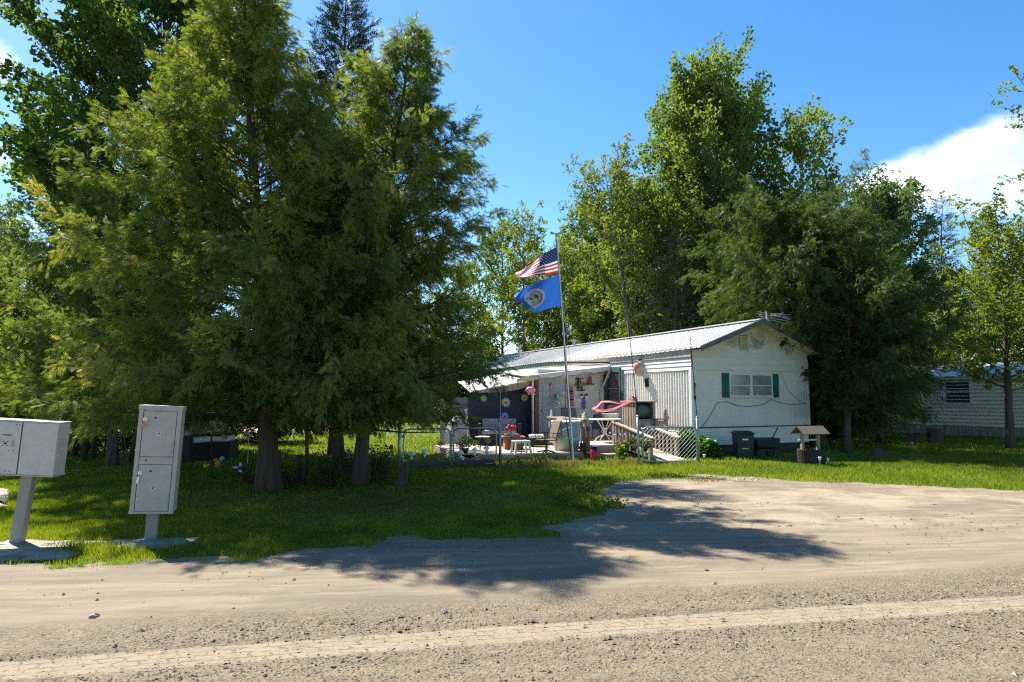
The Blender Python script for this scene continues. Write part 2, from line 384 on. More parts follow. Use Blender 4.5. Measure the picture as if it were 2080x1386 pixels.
    N.l.new(N.comb(N.m('ADD', N.m('ADD', x, N.m('MULTIPLY', dd, 0.6)), w1), N.m('ADD', dd, w2), 0), br.inputs['Vector'])
    brk = N.ss(N.noise(co, 11, 4), 0.40, 0.60)
    lines = N.m('MULTIPLY', N.m('SUBTRACT', 1.0, br.outputs['Color']), brk)
    c = N.mix(N.m('MULTIPLY', tr, 0.9), c, N.mix(N.m('MULTIPLY', lines, 0.62), (0.30, 0.24, 0.16), (0.14, 0.11, 0.078)))
    N.l.new(c, p.inputs['Base Color']); p.inputs['Roughness'].default_value = 0.95; p.inputs['Specular IOR Level'].default_value = 0.2
    pbl = N.m('MULTIPLY', N.m('SUBTRACT', 0.5, peb.outputs['Distance']), N.m('MULTIPLY', grav, N.m('MULTIPLY', N.ss(N.sep(peb.outputs['Color'])[1], .3, .9), 1.1)))
    hgt = N.m('ADD', N.m('MULTIPLY', fine, 0.35), N.m('ADD', N.m('MULTIPLY', mid, 1.2), N.m('MULTIPLY', lng, .8)))
    hgt = N.m('ADD', hgt, N.m('MULTIPLY', pbl, N.m('SUBTRACT', 1.0, tr)))
    hgt = N.m('ADD', hgt, N.m('MULTIPLY', N.m('MULTIPLY', lines, tr), -0.9))
    b = N.node('ShaderNodeBump'); b.inputs['Strength'].default_value = 0.75; b.inputs['Distance'].default_value = 0.022
    N.l.new(hgt, b.inputs['Height']); N.l.new(b.outputs[0], p.inputs['Normal'])
    M['road'] = m
ground_mats()

# the lawn sheet, out to the horizon
mb = MB(); mb.add([(-900, -300, 0), (900, -300, 0), (900, 1500, 0), (-900, 1500, 0)], [(0, 1, 2, 3)])
tag(mb.build('lawn', 'lawn', origin=(0, 0, 0)), kind='structure')

def road_mesh():
    def spans(parts):
        a = []
        for lo, hi, st in parts: a += list(np.arange(lo, hi - 1e-6, st))
        a.append(parts[-1][1]); return np.array(a)
    xs = spans([(-90, -14, 2.0), (-14, -6.5, 0.25), (-6.5, 7.5, 0.05), (7.5, 14, 0.12), (14, 90, 2.0)])
    ys = spans([(-8, 0, 1.0), (0, 3, 0.2), (3, 10, 0.05), (10, 14.2, 0.08)])
    X, Y = np.meshgrid(xs, ys)
    d = edge_d(X, Y) + edge_n(X, Y)
    Z = 0.006 + np.clip(d, 0, 0.6) * 0.0
    rel = (vnoise(X * 0.5, Y - 0.12 * X, 0.55, 1) - 0.5) * 0.022 + (vnoise(X, Y, 0.19, 2) - 0.5) * 0.012 + (vnoise(X * .35, Y - .1 * X, 0.22, 9) - .5) * .016
    ctr = 4.72 + 0.197 * X - 0.005 * X * X; tr = np.clip((0.22 - np.abs(Y - ctr)) / 0.05, 0, 1)
    rel = rel * (1 - tr) - 0.010 * tr
    ridge = np.exp(-((Y - (5.6 + 0.19 * X)) / 0.35) ** 2) * 0.022
    Z = Z + 0.016 + (rel + ridge) * np.clip(d / 0.5, 0, 1)
    Z = np.maximum(Z, 0.006)
    V = np.stack([X, Y, Z], -1).reshape(-1, 3); nx = len(xs); ny = len(ys)
    dc = (d[:-1, :-1] + d[1:, 1:] + d[:-1, 1:] + d[1:, :-1]) / 4
    j, i = np.nonzero(dc > 0)
    a = j * nx + i; F = np.stack([a, a + 1, a + nx + 1, a + nx], -1)
    me = bpy.data.meshes.new('dirt_road')
    me.vertices.add(len(V)); me.vertices.foreach_set('co', V.astype(np.float32).ravel())
    me.loops.add(F.size); me.loops.foreach_set('vertex_index', F.astype(np.int32).ravel())
    me.polygons.add(len(F)); me.polygons.foreach_set('loop_start', np.arange(0, F.size, 4, dtype=np.int32))
    me.polygons.foreach_set('use_smooth', np.ones(len(F), dtype=bool))
    me.materials.append(M['road']); me.update(calc_edges=True)
    o = bpy.data.objects.new('dirt_road', me); link(o, None, (0, 0, 0)); tag(o, kind='structure')
road_mesh()
M['lane'] = mat('lane_gravel', (0.42, 0.35, 0.28), 0.95, c2=(0.32, 0.27, 0.22), ns=0.8, amt=0.8, bump=0.5, bs=8)
mb = MB(); k = 40
top = [(-7.2 - i * 2.5, 35.3 + math.sin(i * 1.7) * .25, 0.006) for i in range(k)]; bot = [(-6.6 - i * 2.5, 29.8 + math.sin(i * 2.1) * .25, 0.006) for i in range(k)]
mb.add(top + bot, [(i, i + 1, k + i + 1, k + i) for i in range(k - 1)])
tag(mb.build('side_street', 'lane', origin=(0, 0, 0)), kind='structure')
mb = MB(); mb.add([(-22, 60, 0.006), (40, 48, 0.006), (40, 52, 0.006), (-22, 64, 0.006)], [(0, 1, 2, 3)])
tag(mb.build('back_lane', 'lane', origin=(0, 0, 0)), kind='structure')
# pale sandy pads under the mailboxes and the worn path behind them
M['sand_pad'] = mat('pale_sand', (0.34, 0.285, 0.21), 0.95, c2=(0.22, 0.18, 0.13), ns=7, amt=0.9, bump=0.8, bs=30)
def patch(name, pts, m, z=0.012, hh=0.0):
    mb = MB(); n = len(pts); c = Vector((sum(p[0] for p in pts) / n, sum(p[1] for p in pts) / n, z + hh)); out = []
    for i in range(n):
        a = Vector(pts[i][:2]); b = Vector(pts[(i + 1) % n][:2])
        for k in range(8):
            t = a.lerp(b, k / 8); q = (vnoise(t.x, t.y, .12, 5) - .5) * .12
            out.append((t.x + q, t.y + q * .7, z))
    mb.add([c] + out, [(0, i + 1, (i + 1) % len(out) + 1) for i in range(len(out))])
    return tag(mb.build(name, m, origin=(c.x, c.y, 0)), kind='structure')
pad1 = [G(-120, 1150), G(-120, 1112), G(60, 1100), G(215, 1102), G(215, 1108), G(130, 1140)]
pad2 = [G(185, 1122), G(235, 1098), G(405, 1094), G(400, 1104), G(330, 1118), G(250, 1124)]
pad3 = [G(-60, 1036), G(-60, 996), G(-5, 992), G(20, 996), G(14, 1030)]
for p_ in (pad1, pad2): patch('sandy_pad', [(v.x, v.y) for v in p_], 'sand_pad', 0.016, .01)
patch('worn_path', [(v.x, v.y) for v in pad3], 'sand_pad')

# ---------------------------------------------------------------- grass blades (nobody could count them)
def blades(name, P, hgt, wid, m, tint, lean=0.35, seed=1, kind='stuff', z0=None):
    r = np.random.default_rng(seed); n = len(P)
    az = r.uniform(0, 2 * np.pi, n); la = r.uniform(0, 2 * np.pi, n); ll = r.uniform(0.1, 1.0, n) * lean
    base = np.zeros((n, 3)); base[:, :2] = P; base[:, 2] = 0 if z0 is None else z0
    side = np.stack([np.cos(az), np.sin(az), np.zeros(n)], -1) * (wid / 2)[:, None]
    tip = base + np.stack([np.cos(la) * ll * hgt, np.sin(la) * ll * hgt, hgt], -1)
    V = np.stack([base - side, base + side, tip], 1)
    o = np_mesh(name, V, 3, m, tint=tint); tag(o, kind=kind); return o
def in_poly(P, poly):
    x, y = P[:, 0], P[:, 1]; ins = np.zeros(len(P), bool); n = len(poly)
    for i in range(n):
        x1, y1 = poly[i][:2]; x2, y2 = poly[(i + 1) % n][:2]
        c = ((y1 > y) != (y2 > y)) & (x < (x2 - x1) * (y - y1) / (y2 - y1 + 1e-12) + x1); ins ^= c
    return ins
def grass_points(n, ylo, yhi, seed):
    r = np.random.default_rng(seed)
    y = r.uniform(ylo, yhi, n); x = r.uniform(-1, 1, n) * (0.80 * y + 1.5)
    d = edge_d(x, y) + edge_n(x, y)
    keep = r.uniform(0, 1, n) < np.clip((0.28 - d) / 0.55, 0, 1) * (0.45 + 0.55 * np.clip(-d / .7, 0, 1))
    keep &= lane_d(x, y) < 0
    P = np.stack([x, y], -1)
    for pl in (pad1, pad2, pad3): keep &= ~(in_poly(P, pl) & (r.uniform(0, 1, n) < 0.94))
    e = ((x + 2.6) / 3.0) ** 2 + ((y - 10.6) / 1.9) ** 2
    keep &= (e + (vnoise(x, y, .5, 8) - .5) * .8 > 0.85) | (r.uniform(0, 1, n) < 0.5)
    return P[keep]
def grass():
    for i, (n, lo, hi, h, w) in enumerate(((360000, 6.3, 10.5, 0.048, 0.007), (230000, 10.5, 17, 0.052, 0.012), (90000, 17, 27, 0.065, 0.03), (50000, 27, 55, 0.07, 0.06))):
        P = grass_points(n, lo, hi, 20 + i); r = np.random.default_rng(40 + i); m = len(P)
        big = vnoise(P[:, 0], P[:, 1], 1.1, 12); sm = vnoise(P[:, 0], P[:, 1], 0.25, 13)
        ed = np.clip(1.2 + edge_d(P[:, 0], P[:, 1]), 0, 1)
        tint = np.clip(0.5 * big + 0.32 * sm - .07 + r.normal(0, 0.13, m) + 0.12 * ed + (r.uniform(0, 1, m) < .06) * .4, 0, 1)
        hh = h * (0.45 + 0.75 * sm + r.uniform(0, 0.5, m)) * (1 + .5 * (vnoise(P[:, 0], P[:, 1], .6, 31) > .8))
        blades('grass', P, hh, np.full(m, w) * r.uniform(.7, 1.3, m), 'grass', tint, 0.6, 60 + i)
grass()
def dry_strip(name, pts, n, h, seed, width=0.18, m='dry_grass', tb=0.3):
    r = np.random.default_rng(seed); P = []
    for i in range(len(pts) - 1):
        a = np.array(pts[i][:2]); b = np.array(pts[i + 1][:2]); k = n // (len(pts) - 1)
        t = r.uniform(0, 1, k)[:, None]; P.append(a + (b - a) * t + r.normal(0, width, (k, 2)))
    P = np.concatenate(P); sm = vnoise(P[:, 0], P[:, 1], .35, 5)
    keep = r.uniform(0, 1, len(P)) < np.clip(sm * 1.6 - .2, .1, 1); P = P[keep]; k = len(P)
    blades(name, P, h * r.uniform(.5, 1.3, k), np.full(k, .012), m, np.clip(tb + r.normal(0, .25, k), 0, 1), .7, seed)
# uncut straw-coloured grass under the fence line, green weeds at the corner of the drive
dry_strip('dry_grass', [G(1030, 952), G(1100, 950), G(1170, 948), G(1300, 944)], 6000, .14, 5, .13)
dry_strip('dry_grass', [G(1300, 975), G(1420, 978), G(1530, 974)], 2500, .07, 6, .2)
dry_strip('weeds', [G(1160, 1012), G(1190, 1025), G(1240, 1038)], 2500, .11, 8, .12, 'grass', .35)
dry_strip('weeds', [G(120, 1110), G(190, 1122), G(290, 1128)], 2500, .09, 9, .08, 'grass', .45)

# ---------------------------------------------------------------- gravel
M['stone'] = leaf_mat('gravel_stone', (0.13, 0.10, 0.07), (0.28, 0.22, 0.15), (0.42, 0.345, 0.25), 0.0, (1, 1, 1), 0.9)
def gravel():
    r = np.random.default_rng(11)
    oc = np.array([(1, 0, 0), (0, 1, 0), (-1, 0, 0), (0, -1, 0), (0, 0, 1), (0, 0, -1)], float)
    fc = np.array([(0, 1, 4), (1, 2, 4), (2, 3, 4), (3, 0, 4)])
    n = 120000; y = r.uniform(2.6, 8.6, n); x = r.uniform(-1, 1, n) * (0.8 * y + 0.8)
    g = 5.5 + 0.2 * x + (vnoise(x, y, .5, 3) - .5) * .5 - y
    ctr = 4.72 + 0.197 * x - 0.005 * x * x; tr = np.abs(y - ctr) < 0.16
    cl = vnoise(x, y, .6, 17)
    pr = np.clip(.5 + g * 2.5, .05, 1) * (0.25 + .75 * cl) * np.where(tr, .10, 1)
    keep = (r.uniform(0, 1, n) < pr) & (edge_d(x, y) > -.05); x = x[keep]; y = y[keep]; n = len(x)
    s = 0.0022 + r.exponential(0.0026, n) ; s = np.minimum(s, .024)
    V = oc[None] * s[:, None, None] * r.uniform(.6, 1.5, (n, 6, 1)) * np.array([1.25, 1, .62])
    a = r.uniform(0, 6.28, n); ca = np.cos(a)[:, None]; sa = np.sin(a)[:, None]
    X = V[..., 0] * ca - V[..., 1] * sa + x[:, None]; Y = V[..., 0] * sa + V[..., 1] * ca + y[:, None]; Z = V[..., 2] + .024 + s[:, None] * .2
    V = np.stack([X, Y, Z], -1)[:, fc].reshape(-1, 3)
    o = np_mesh('gravel', V, 3, 'stone', tint=np.repeat(np.clip(r.beta(2, 2.6, n), 0, 1), 4)); tag(o, kind='stuff')
gravel()
def drive_stones():
    r = np.random.default_rng(12); n = 7000; y = r.uniform(6.5, 13.4, n); x = r.uniform(-4, 11, n); k = (edge_d(x, y) + edge_n(x, y) > .1) & (r.uniform(0, 1, n) < vnoise(x, y, .8, 44) ** 2 * 1.6); x = x[k]; y = y[k]; n = len(x)
    oc = np.array([(1, 0, 0), (0, 1, 0), (-1, 0, 0), (0, -1, 0), (0, 0, 1)], float); fc = np.array([(0, 1, 4), (1, 2, 4), (2, 3, 4), (3, 0, 4)]); s = np.minimum(.006 + r.exponential(.004, n), .03)
    V = oc[None] * s[:, None, None] * r.uniform(.5, 1.5, (n, 5, 1)) * np.array([1.2, 1, .6]); V = V + np.stack([x, y, np.full(n, .024)], -1)[:, None]
    tag(np_mesh('gravel', V[:, fc].reshape(-1, 3), 3, 'stone', tint=np.repeat(r.beta(2, 2.4, n), 4)), kind='stuff')
drive_stones()
M['rock'] = mat('rock', (0.33, 0.28, 0.22), 0.9, c2=(0.2, 0.17, 0.14), ns=30, amt=0.8, bump=0.6, bs=60)
for (px, py, s, lb) in ((1451, 1190, .03, 'largest brown stone on the gravel, below the tip of the tree shadow'), (903, 1246, .026, 'pale stone on the road above the tyre track in the middle'), (191, 1257, .034, 'flat dark stone on the road below the locker'), (1118, 1156, .02, 'small stone lying in the tree shadow on the road')):
    p = G(px, py, .02); r = random.Random(px); mb = MB(AT((p.x, p.y, .026)) @ ROT(r.random() * 3))
    mb.ball((0, 0, s * .25), s, 6, .6); mb.v = [tuple(Vector(v) + Vector((r.uniform(-1, 1), r.uniform(-1, 1), r.uniform(-1, 1))) * s * .16) for v in mb.v]
    tag(mb.build('rock', 'rock'), lb, 'rock', 'single stones on the road')

# ================================================================ TREES
def unit(v): return v / (np.linalg.norm(v, axis=-1, keepdims=True) + 1e-9)
def tri(ax, ay, bx, by, cx, cy): return [(ax, ay, 0), (bx, by, 0), (cx, cy, 0)]
def spray_template():
    V = tri(0, -.03, 1.0, 0, 0, .03)
    for i in range(4):
        x = .04 + i * .2; l = .56 - i * .07
        for s in (-1, 1): V += tri(x, 0, x + .15, s * .01, x + l * .95, s * l * .5)
    return np.array(V, float)
def needle_template():
    V = tri(0, -.02, 1.0, 0, 0, .02)
    for i in range(4):
        x = .05 + i * .24
        for s in (-1, 1): V += tri(x, 0, x + .13, 0, x + .26, s * .2)
    return np.array(V, float)
def rhomb(px=0, py=0, sc_=1.0, a=0.0, fold=.25, z=0):
    pts = [(0, 0, 0), (.45, -.42, fold), (1, 0, .05), (.45, .42, fold)]
    c, s = math.cos(a), math.sin(a)
    P = [(px + sc_ * (x * c - y * s), py + sc_ * (x * s + y * c), z + sc_ * zz) for x, y, zz in pts]
    return [P[0], P[1], P[2], P[0], P[2], P[3]]
LEAF1 = np.array(rhomb(), float)
LEAF3 = np.array(rhomb(0, 0, .6, .3) + rhomb(.1, 0, .55, -1.4, z=.15) + rhomb(0, .1, .55, 2.0, z=-.12), float)
SPRAY = spray_template(); NEEDLE = needle_template()

def place_template(tpl, C, U, Nrm, size):
    """copies of the template at C, axis U, normal Nrm"""
    Wd = unit(np.cross(Nrm, U)); Nn = np.cross(U, Wd)
    s = size[:, None, None]
    return (C[:, None, :] + s * (tpl[None, :, 0:1] * U[:, None, :] + tpl[None, :, 1:2] * Wd[:, None, :] + tpl[None, :, 2:3] * Nn[:, None, :])).reshape(-1, 3)

def make_tree(name, label, cat, base, h, env, nb=80, z0=.12, pitch=(5, 55), curl=(10, 30), lean=(0, 0), tr=.16, subs=12, sub_len=.34, step=.09, leaf=.14,
              tpl=None, m='cedar', bark='bark', droop=.35, rand=.35, seed=1, group=None, forks=None, azmod=None, tint=(.42, .16), start=.22, jit=.05, lrand=(.6, 1.1), per=1, nrm='rand', limb=.0, thin=0.0, twigs=0, zmin=.2, pexp=1.0, clump=0.0):
    """a tree: tapered trunk and limbs in one part, all leaves in another.  env(t) = reach of the crown in metres at height fraction t"""
    r = np.random.default_rng(seed); tpl = SPRAY if tpl is None else tpl
    base = np.array(base, float); root = thing(name, label, cat, base, group) if label is not None else thing(name, None, None, base, group)
    K = 14; t = np.linspace(0, 1, K + 1)
    wob = np.cumsum(r.normal(0, .012 * h / K * 3, (K + 1, 2)), 0) * t[:, None]
    trunk = np.stack([base[0] + lean[0] * t ** 1.3 + wob[:, 0], base[1] + lean[1] * t ** 1.3 + wob[:, 1], base[2] + t * h], -1)
    def tp(x): 
        return np.array([np.interp(x, t, trunk[:, i]) for i in range(3)])
    mb = MB(); fl = 1 + .45 * np.exp(-t * 40)
    mb.tube([trunk[0] - np.array([0, 0, .05])] + list(trunk[1:]) if False else list(trunk), list(np.maximum(tr * fl * (1 - t) ** .8, .008)), 10)
    C = []; U = []; TT = []; zmean = []
    stems = [(tp, 1.0)]
    for i in range(nb):
        f = (i + r.uniform(0, 1)) / nb; hb = z0 + (1 - z0) * f
        if hb > .985: continue
        az = i * 2.39996 + r.normal(0, .5)
        L = env(hb) * r.uniform(*lrand)
        if azmod is not None: L *= azmod(az, hb)
        if L < .12: continue
        p0 = math.radians(pitch[0] + (pitch[1] - pitch[0]) * hb ** pexp + r.normal(0, 7)); cu = math.radians(curl[0] + (curl[1] - curl[0]) * hb + r.normal(0, 6))
        k = 7; P = [tp(hb)]; a = az
        Ls = L / max(.45, math.cos(p0 + cu * .5))
        Ls = min(Ls, L * 1.7)
        for j in range(k):
            pt = p0 + cu * (j / (k - 1)); a += r.normal(0, .07)
            P.append(P[-1] + np.array([math.cos(a) * math.cos(pt), math.sin(a) * math.cos(pt), math.sin(pt)]) * Ls / k)
        P = np.array(P); P[:, 2] = np.maximum(P[:, 2], base[2] + .25)
        br = max(.006, .012 * L + .003 + limb * L)
        mb.tube(list(P), list(np.linspace(br, .003, k + 1)), 5, False)
        bt = r.normal(0, tint[1])
        ns = max(3, int(subs * (L / max(env(.3), .5)) ** .5))
        for q in range(ns):
            g = start + (1 - start) * (q + r.uniform(0, 1)) / ns; x = g * k; j = min(int(x), k - 1)
            pb = P[j] + (P[j + 1] - P[j]) * (x - j); d0 = unit(P[j + 1] - P[j])
            sa = (1 if q % 2 else -1) * r.uniform(.6, 1.25) * (1 - .55 * g)
            dz = r.normal(0, rand)
            ca, sn = math.cos(sa), math.sin(sa)
            d1 = unit(np.array([d0[0] * ca - d0[1] * sn, d0[0] * sn + d0[1] * ca, d0[2] * .6 + dz]))
            sl = sub_len * L * (1 - .45 * g) * r.uniform(.6, 1.2) + .12
            n = max(2, int(sl / step)) * per
            if thin and r.uniform() < thin: n = 0
            uu = r.uniform(.12, 1.0, n) ** .8
            pos = pb + d1 * (uu * sl)[:, None]; pos[:, 2] -= droop * sl * uu ** 2 * .5
            if twigs: 
                e = pb + d1 * sl; e[2] -= droop * sl * .5; mb.tube([pb, (pb + e) / 2 + np.array([0, 0, droop * sl * .1]), e], [.007 + .004 * twigs, .005, .002], 3, False)
            pos += r.normal(0, jit, (n, 3))
            if n:
                C.append(pos); U.append(np.repeat(d1[None], n, 0)); TT.append(np.full(n, bt + r.normal(0, tint[1] * .7)) + (hb - .5) * .1)
    C = np.concatenate(C); U = np.concatenate(U); TT = np.concatenate(TT)
    kp = C[:, 2] > base[2] + zmin + (vnoise(C[:, 0], C[:, 1], .5, seed) - .5) * .35 * (zmin > .5)
    C, U, TT = C[kp], U[kp], TT[kp]
    if clump:
        cn = vnoise(C[:, 0] + C[:, 2] * .6, C[:, 1] - C[:, 2] * .35 + C[:, 0] * .3, .38, seed + 5) * .6 + vnoise(C[:, 0] - C[:, 2], C[:, 1] + C[:, 2] * .5, .16, seed + 6) * .4
        kp = r.uniform(0, 1, len(C)) < np.clip((cn - .5 + clump * .5) / (clump * .6), .12, 1); C, U, TT = C[kp], U[kp], TT[kp] + (cn[kp] - .5) * .35
    n = len(C)
    dr = r.normal(0, 1, (n, 3)); U2 = unit(U * (1 - rand) + dr * rand * .7 + np.array([0, 0, -droop]))
    N2 = r.normal(0, 1, (n, 3))
    if nrm == 'flat': N2 = N2 * .5 + np.array([0, 0, 1.0])
    sz = leaf * r.uniform(.65, 1.3, n)
    V = place_template(tpl, C, U2, unit(np.cross(U2, N2)) if nrm == 'rand' else unit(N2), sz)
    nper = 3; nt = len(tpl) // 3
    tn = np.clip(tint[0] + TT + r.normal(0, .10, n), 0, 1)
    mb.build('trunk', bark, root, smooth=True)
    np_mesh('crown', V, 3, m, root, tint=np.repeat(tn, nt), origin=tuple(WL[root.name]))
    return root
def cone(rb, zlow=.1, p=1.0, top=.03):
    return lambda t: rb * (min(1.0, .55 + .45 * (t - 0) / max(zlow, .01)) if t < zlow else ((1 - t) / (1 - zlow)) ** p) + top
def egg(r_, mid=.5, p=2.0, lo=.5):
    return lambda t: r_ * max(.05, (1 - abs((t - mid) / ((1 - mid) if t > mid else (mid * 1.25))) ** p)) ** .6
# ================================================================ THE HOME
M['white_siding'] = mat('white_siding', (0.86, 0.82, 0.74), 0.45, c2=(0.74, 0.70, 0.61), ns=1.6, amt=0.6, dirt=(0.36, 0.35, 0.27), dirt_s=2.2, dirt_a=0.3, spec=0.5, stretch=(1, 1, .35))  # brightened for the long side: sunlight put into the colour
M['shaded_gable_siding'] = mat('shaded_gable_siding', (0.70, 0.64, 0.53), 0.5, c2=(0.60, 0.54, 0.43), ns=1.6, amt=0.6, dirt=(0.30, 0.29, 0.2), dirt_s=2.2, dirt_a=0.4, spec=0.4, stretch=(1, 1, .35))  # dirtier, and darkened: the gable end's shade is put into the colour
M['pale_panel'] = mat('pale_panel', (0.66, 0.60, 0.49), 0.6, c2=(0.57, 0.52, 0.41), ns=2, amt=0.6, dirt=(0.40, 0.37, 0.26), dirt_s=2.6, dirt_a=0.35)
def peeled(name, base, dark, lo, hi, cxz=None):
    m = bpy.data.materials.new(name); m.use_nodes = True
    N = NT(m.node_tree); p = N.n['Principled BSDF']; co = N.node('ShaderNodeTexCoord').outputs['Object']
    f = N.noise(N.scale(co, (1, 1, 2.2)), 26, 5, 0.75, 0.6); g = N.noise(co, 1.4, 3)
    v = N.m('MULTIPLY', f, N.m('ADD', 0.55, g))
    if cxz:
        x, y, z = N.sep(co)[:3]
        e = N.m('ADD', N.m('POWER', N.m('DIVIDE', N.m('SUBTRACT', x, cxz[0]), cxz[2]), 2), N.m('POWER', N.m('DIVIDE', N.m('SUBTRACT', z, cxz[1]), cxz[3]), 2))
        v = N.m('MULTIPLY', v, N.m('ADD', 0.72, N.m('MULTIPLY', N.ss(e, 1.3, 0.1), 0.42)))
    c = N.mix(N.ss(v, lo, hi), base, dark); c = N.mix(N.m('MULTIPLY', N.ss(N.noise(co, 3, 4), .4, .7), .35), c, tuple(x * .75 for x in base))
    N.l.new(c, p.inputs['Base Color']); p.inputs['Roughness'].default_value = 0.85
    b = N.node('ShaderNodeBump'); b.inputs['Strength'].default_value = .5; b.inputs['Distance'].default_value = .006
    N.l.new(f, b.inputs['Height']); N.l.new(b.outputs[0], p.inputs['Normal']); M[name] = m
peeled('peeling_board', (0.52, 0.49, 0.43), (0.13, 0.105, 0.08), 0.635, 0.68)
peeled('bare_board', (0.34, 0.31, 0.25), (0.12, 0.1, 0.08), 0.52, 0.62)
peeled('gable_board', (0.62, 0.565, 0.46), (0.14, 0.12, 0.09), 0.60, 0.66, (2.0, 0.55, 1.35, .36))
M['roof_metal'] = mat('roof_metal', (0.58, 0.555, 0.50), 0.6, 0.0, c2=(0.50, 0.51, 0.50), ns=1.2, amt=0.7, dirt=(0.35, 0.33, 0.28), dirt_s=1.4, dirt_a=.35, spec=.5)
M['dark_trim'] = mat('dark_trim', (0.075, 0.068, 0.065), 0.5, c2=(0.13, 0.12, 0.11), ns=5, amt=.6)
M['black'] = mat('black_plastic', (0.016, 0.017, 0.02), 0.5, c2=(0.03, 0.03, 0.032), ns=8)
M['white_paint'] = mat('white_paint', (0.64, 0.61, 0.55), 0.5, c2=(0.52, 0.49, 0.42), ns=5, amt=.5, dirt=(.3, .27, .2), dirt_s=5, dirt_a=.4)
M['cream'] = mat('cream_paint', (0.60, 0.50, 0.27), 0.6, c2=(0.5, 0.44, 0.28), ns=6)
M['green_shutter'] = mat('green_shutter', (0.02, 0.12, 0.085), 0.65, c2=(0.03, 0.10, 0.075), ns=5)
M['dull_green'] = mat('dull_green', (0.035, 0.11, 0.09), 0.6, c2=(0.12, 0.2, 0.17), ns=5)
M['navy'] = mat('navy_siding', (0.014, 0.017, 0.042), 0.6, c2=(0.02, 0.024, 0.05), ns=3)
M['door_white'] = mat('door_white', (0.35, 0.375, 0.42), 0.5, c2=(0.31, 0.335, 0.38), ns=2, amt=.5)
M['porch_wall'] = mat('porch_wall', (0.62, 0.565, 0.475), 0.6, c2=(0.52, 0.47, 0.38), ns=3, amt=.6)
M['wood_brown'] = mat('brown_post', (0.17, 0.08, 0.045), 0.7, c2=(0.09, 0.05, 0.03), ns=7, amt=.8, stretch=(1, 1, .2))
M['wood_grey'] = mat('weathered_wood', (0.34, 0.275, 0.20), 0.85, c2=(0.22, 0.18, 0.135), ns=9, amt=.9, bump=.4, bs=30, stretch=(1, 1, .25))
M['deck_wood'] = mat('deck_boards', (0.50, 0.42, 0.32), 0.85, c2=(0.36, 0.30, 0.23), ns=6, amt=.9, bump=.4, bs=20)
M['wood_dark'] = mat('dark_wood', (0.11, 0.085, 0.065), 0.9, c2=(0.05, 0.04, 0.032), ns=9, amt=.8, bump=.5)
M['glass'] = mat('window_glass', (0.05, 0.055, 0.06), 0.06, c2=(0.035, 0.04, 0.045), ns=3, spec=.8)
M['blind'] = mat('window_blind', (0.17, 0.175, 0.17), 0.18, c2=(0.22, 0.23, 0.23), ns=2.5, spec=.8)
M['aluminium'] = mat('aluminium', (0.55, 0.56, 0.57), 0.35, 0.8, c2=(0.4, 0.4, 0.41), ns=8)
M['galv'] = mat('galvanised_pipe', (0.40, 0.42, 0.42), 0.45, 0.6, c2=(0.27, 0.28, 0.28), ns=12, amt=.8)

def corrugated(mb, p0, p1, z0, z1, out, pitch=.1, amp=.012, zfn=None, flat=.45):
    """vertical ribbed sheet from p0 to p1 (2D), ribs pushed towards out"""
    p0 = Vector(p0); p1 = Vector(p1); out = Vector(out); L = (p1 - p0).length; n = max(1, int(L / pitch)); d = (p1 - p0) / n
    prof = []
    for i in range(n):
        a = p0 + d * i
        for f, o in ((0, 0), (flat, 0), (flat + .14, 1), (.86, 1)): prof.append((a + d * f + out * (amp * o)))
    prof.append(p1)
    k = len(prof); lo = [(p.x, p.y, z0) for p in prof]; hi = [(p.x, p.y, z1 if zfn is None else zfn(p)) for p in prof]
    mb.add(lo + hi, [(i, i + 1, k + i + 1, k + i) for i in range(k - 1)])
def lap(mb, p0, p1, z0, z1, out, row=.1, amp=.012):
    """horizontal lap siding"""
    p0 = Vector(p0); p1 = Vector(p1); out = Vector(out); n = max(1, round((z1 - z0) / row)); h = (z1 - z0) / n; pr = []
    for i in range(n):
        z = z0 + i * h; pr += [(amp, z), (0, z + h * .96), (0, z + h)]
    pr.append((0, z1)); k = len(pr)
    a = [Vector((p0.x, p0.y, 0)) + Vector((out.x * o, out.y * o, z)) for o, z in pr]; b = [Vector((p1.x, p1.y, 0)) + Vector((out.x * o, out.y * o, z)) for o, z in pr]
    mb.add(a + b, [(i, k + i, k + i + 1, i + 1) for i in range(k - 1)])

LEN, WID = 18.0, 4.22
FLZ, BANDLO, BANDHI = .76, 2.31, 2.66
home = thing('mobile_home', 'long white mobile home with ribbed siding and a metal roof', 'mobile home', T(0, 0, 0))
H = lambda: MB(HOME)
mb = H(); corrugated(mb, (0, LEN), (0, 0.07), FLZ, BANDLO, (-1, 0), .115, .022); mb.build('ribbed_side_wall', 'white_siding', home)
mb = H(); corrugated(mb, (.05, 0), (WID, 0), FLZ, BANDLO + .02, (0, -1), .068, .010); mb.build('ribbed_gable_wall', 'shaded_gable_siding', home)
mb = H(); mb.box((-.004, 0.03, (FLZ + BANDLO) / 2), (.07, .09, BANDLO - FLZ)); mb.build('corner_trim', 'white_siding', home); mb = H(); mb.box((WID, -.004, (FLZ + BANDLO) / 2), (.05, .05, BANDLO - FLZ)); mb.build('corner_trim', 'white_siding', home)
mb = H(); lap(mb, (-.02, LEN), (-.02, -.02), BANDLO, BANDHI, (-1, 0), .115, .018); mb.build('side_band', 'white_siding', home)
mb = H(); lap(mb, (-.02, -.03), (WID, -.03), BANDLO, BANDHI, (0, -1), .175, .018)
mb.box((WID / 2, -.02, BANDLO + .006), (WID, .06, .012)); mb.build('gable_band', 'pale_panel', home)
mb = H(); mb.box((-.012, LEN / 2, (BANDHI + 2.93) / 2), (.03, LEN, .27)); mb.build('side_board', 'peeling_board', home)
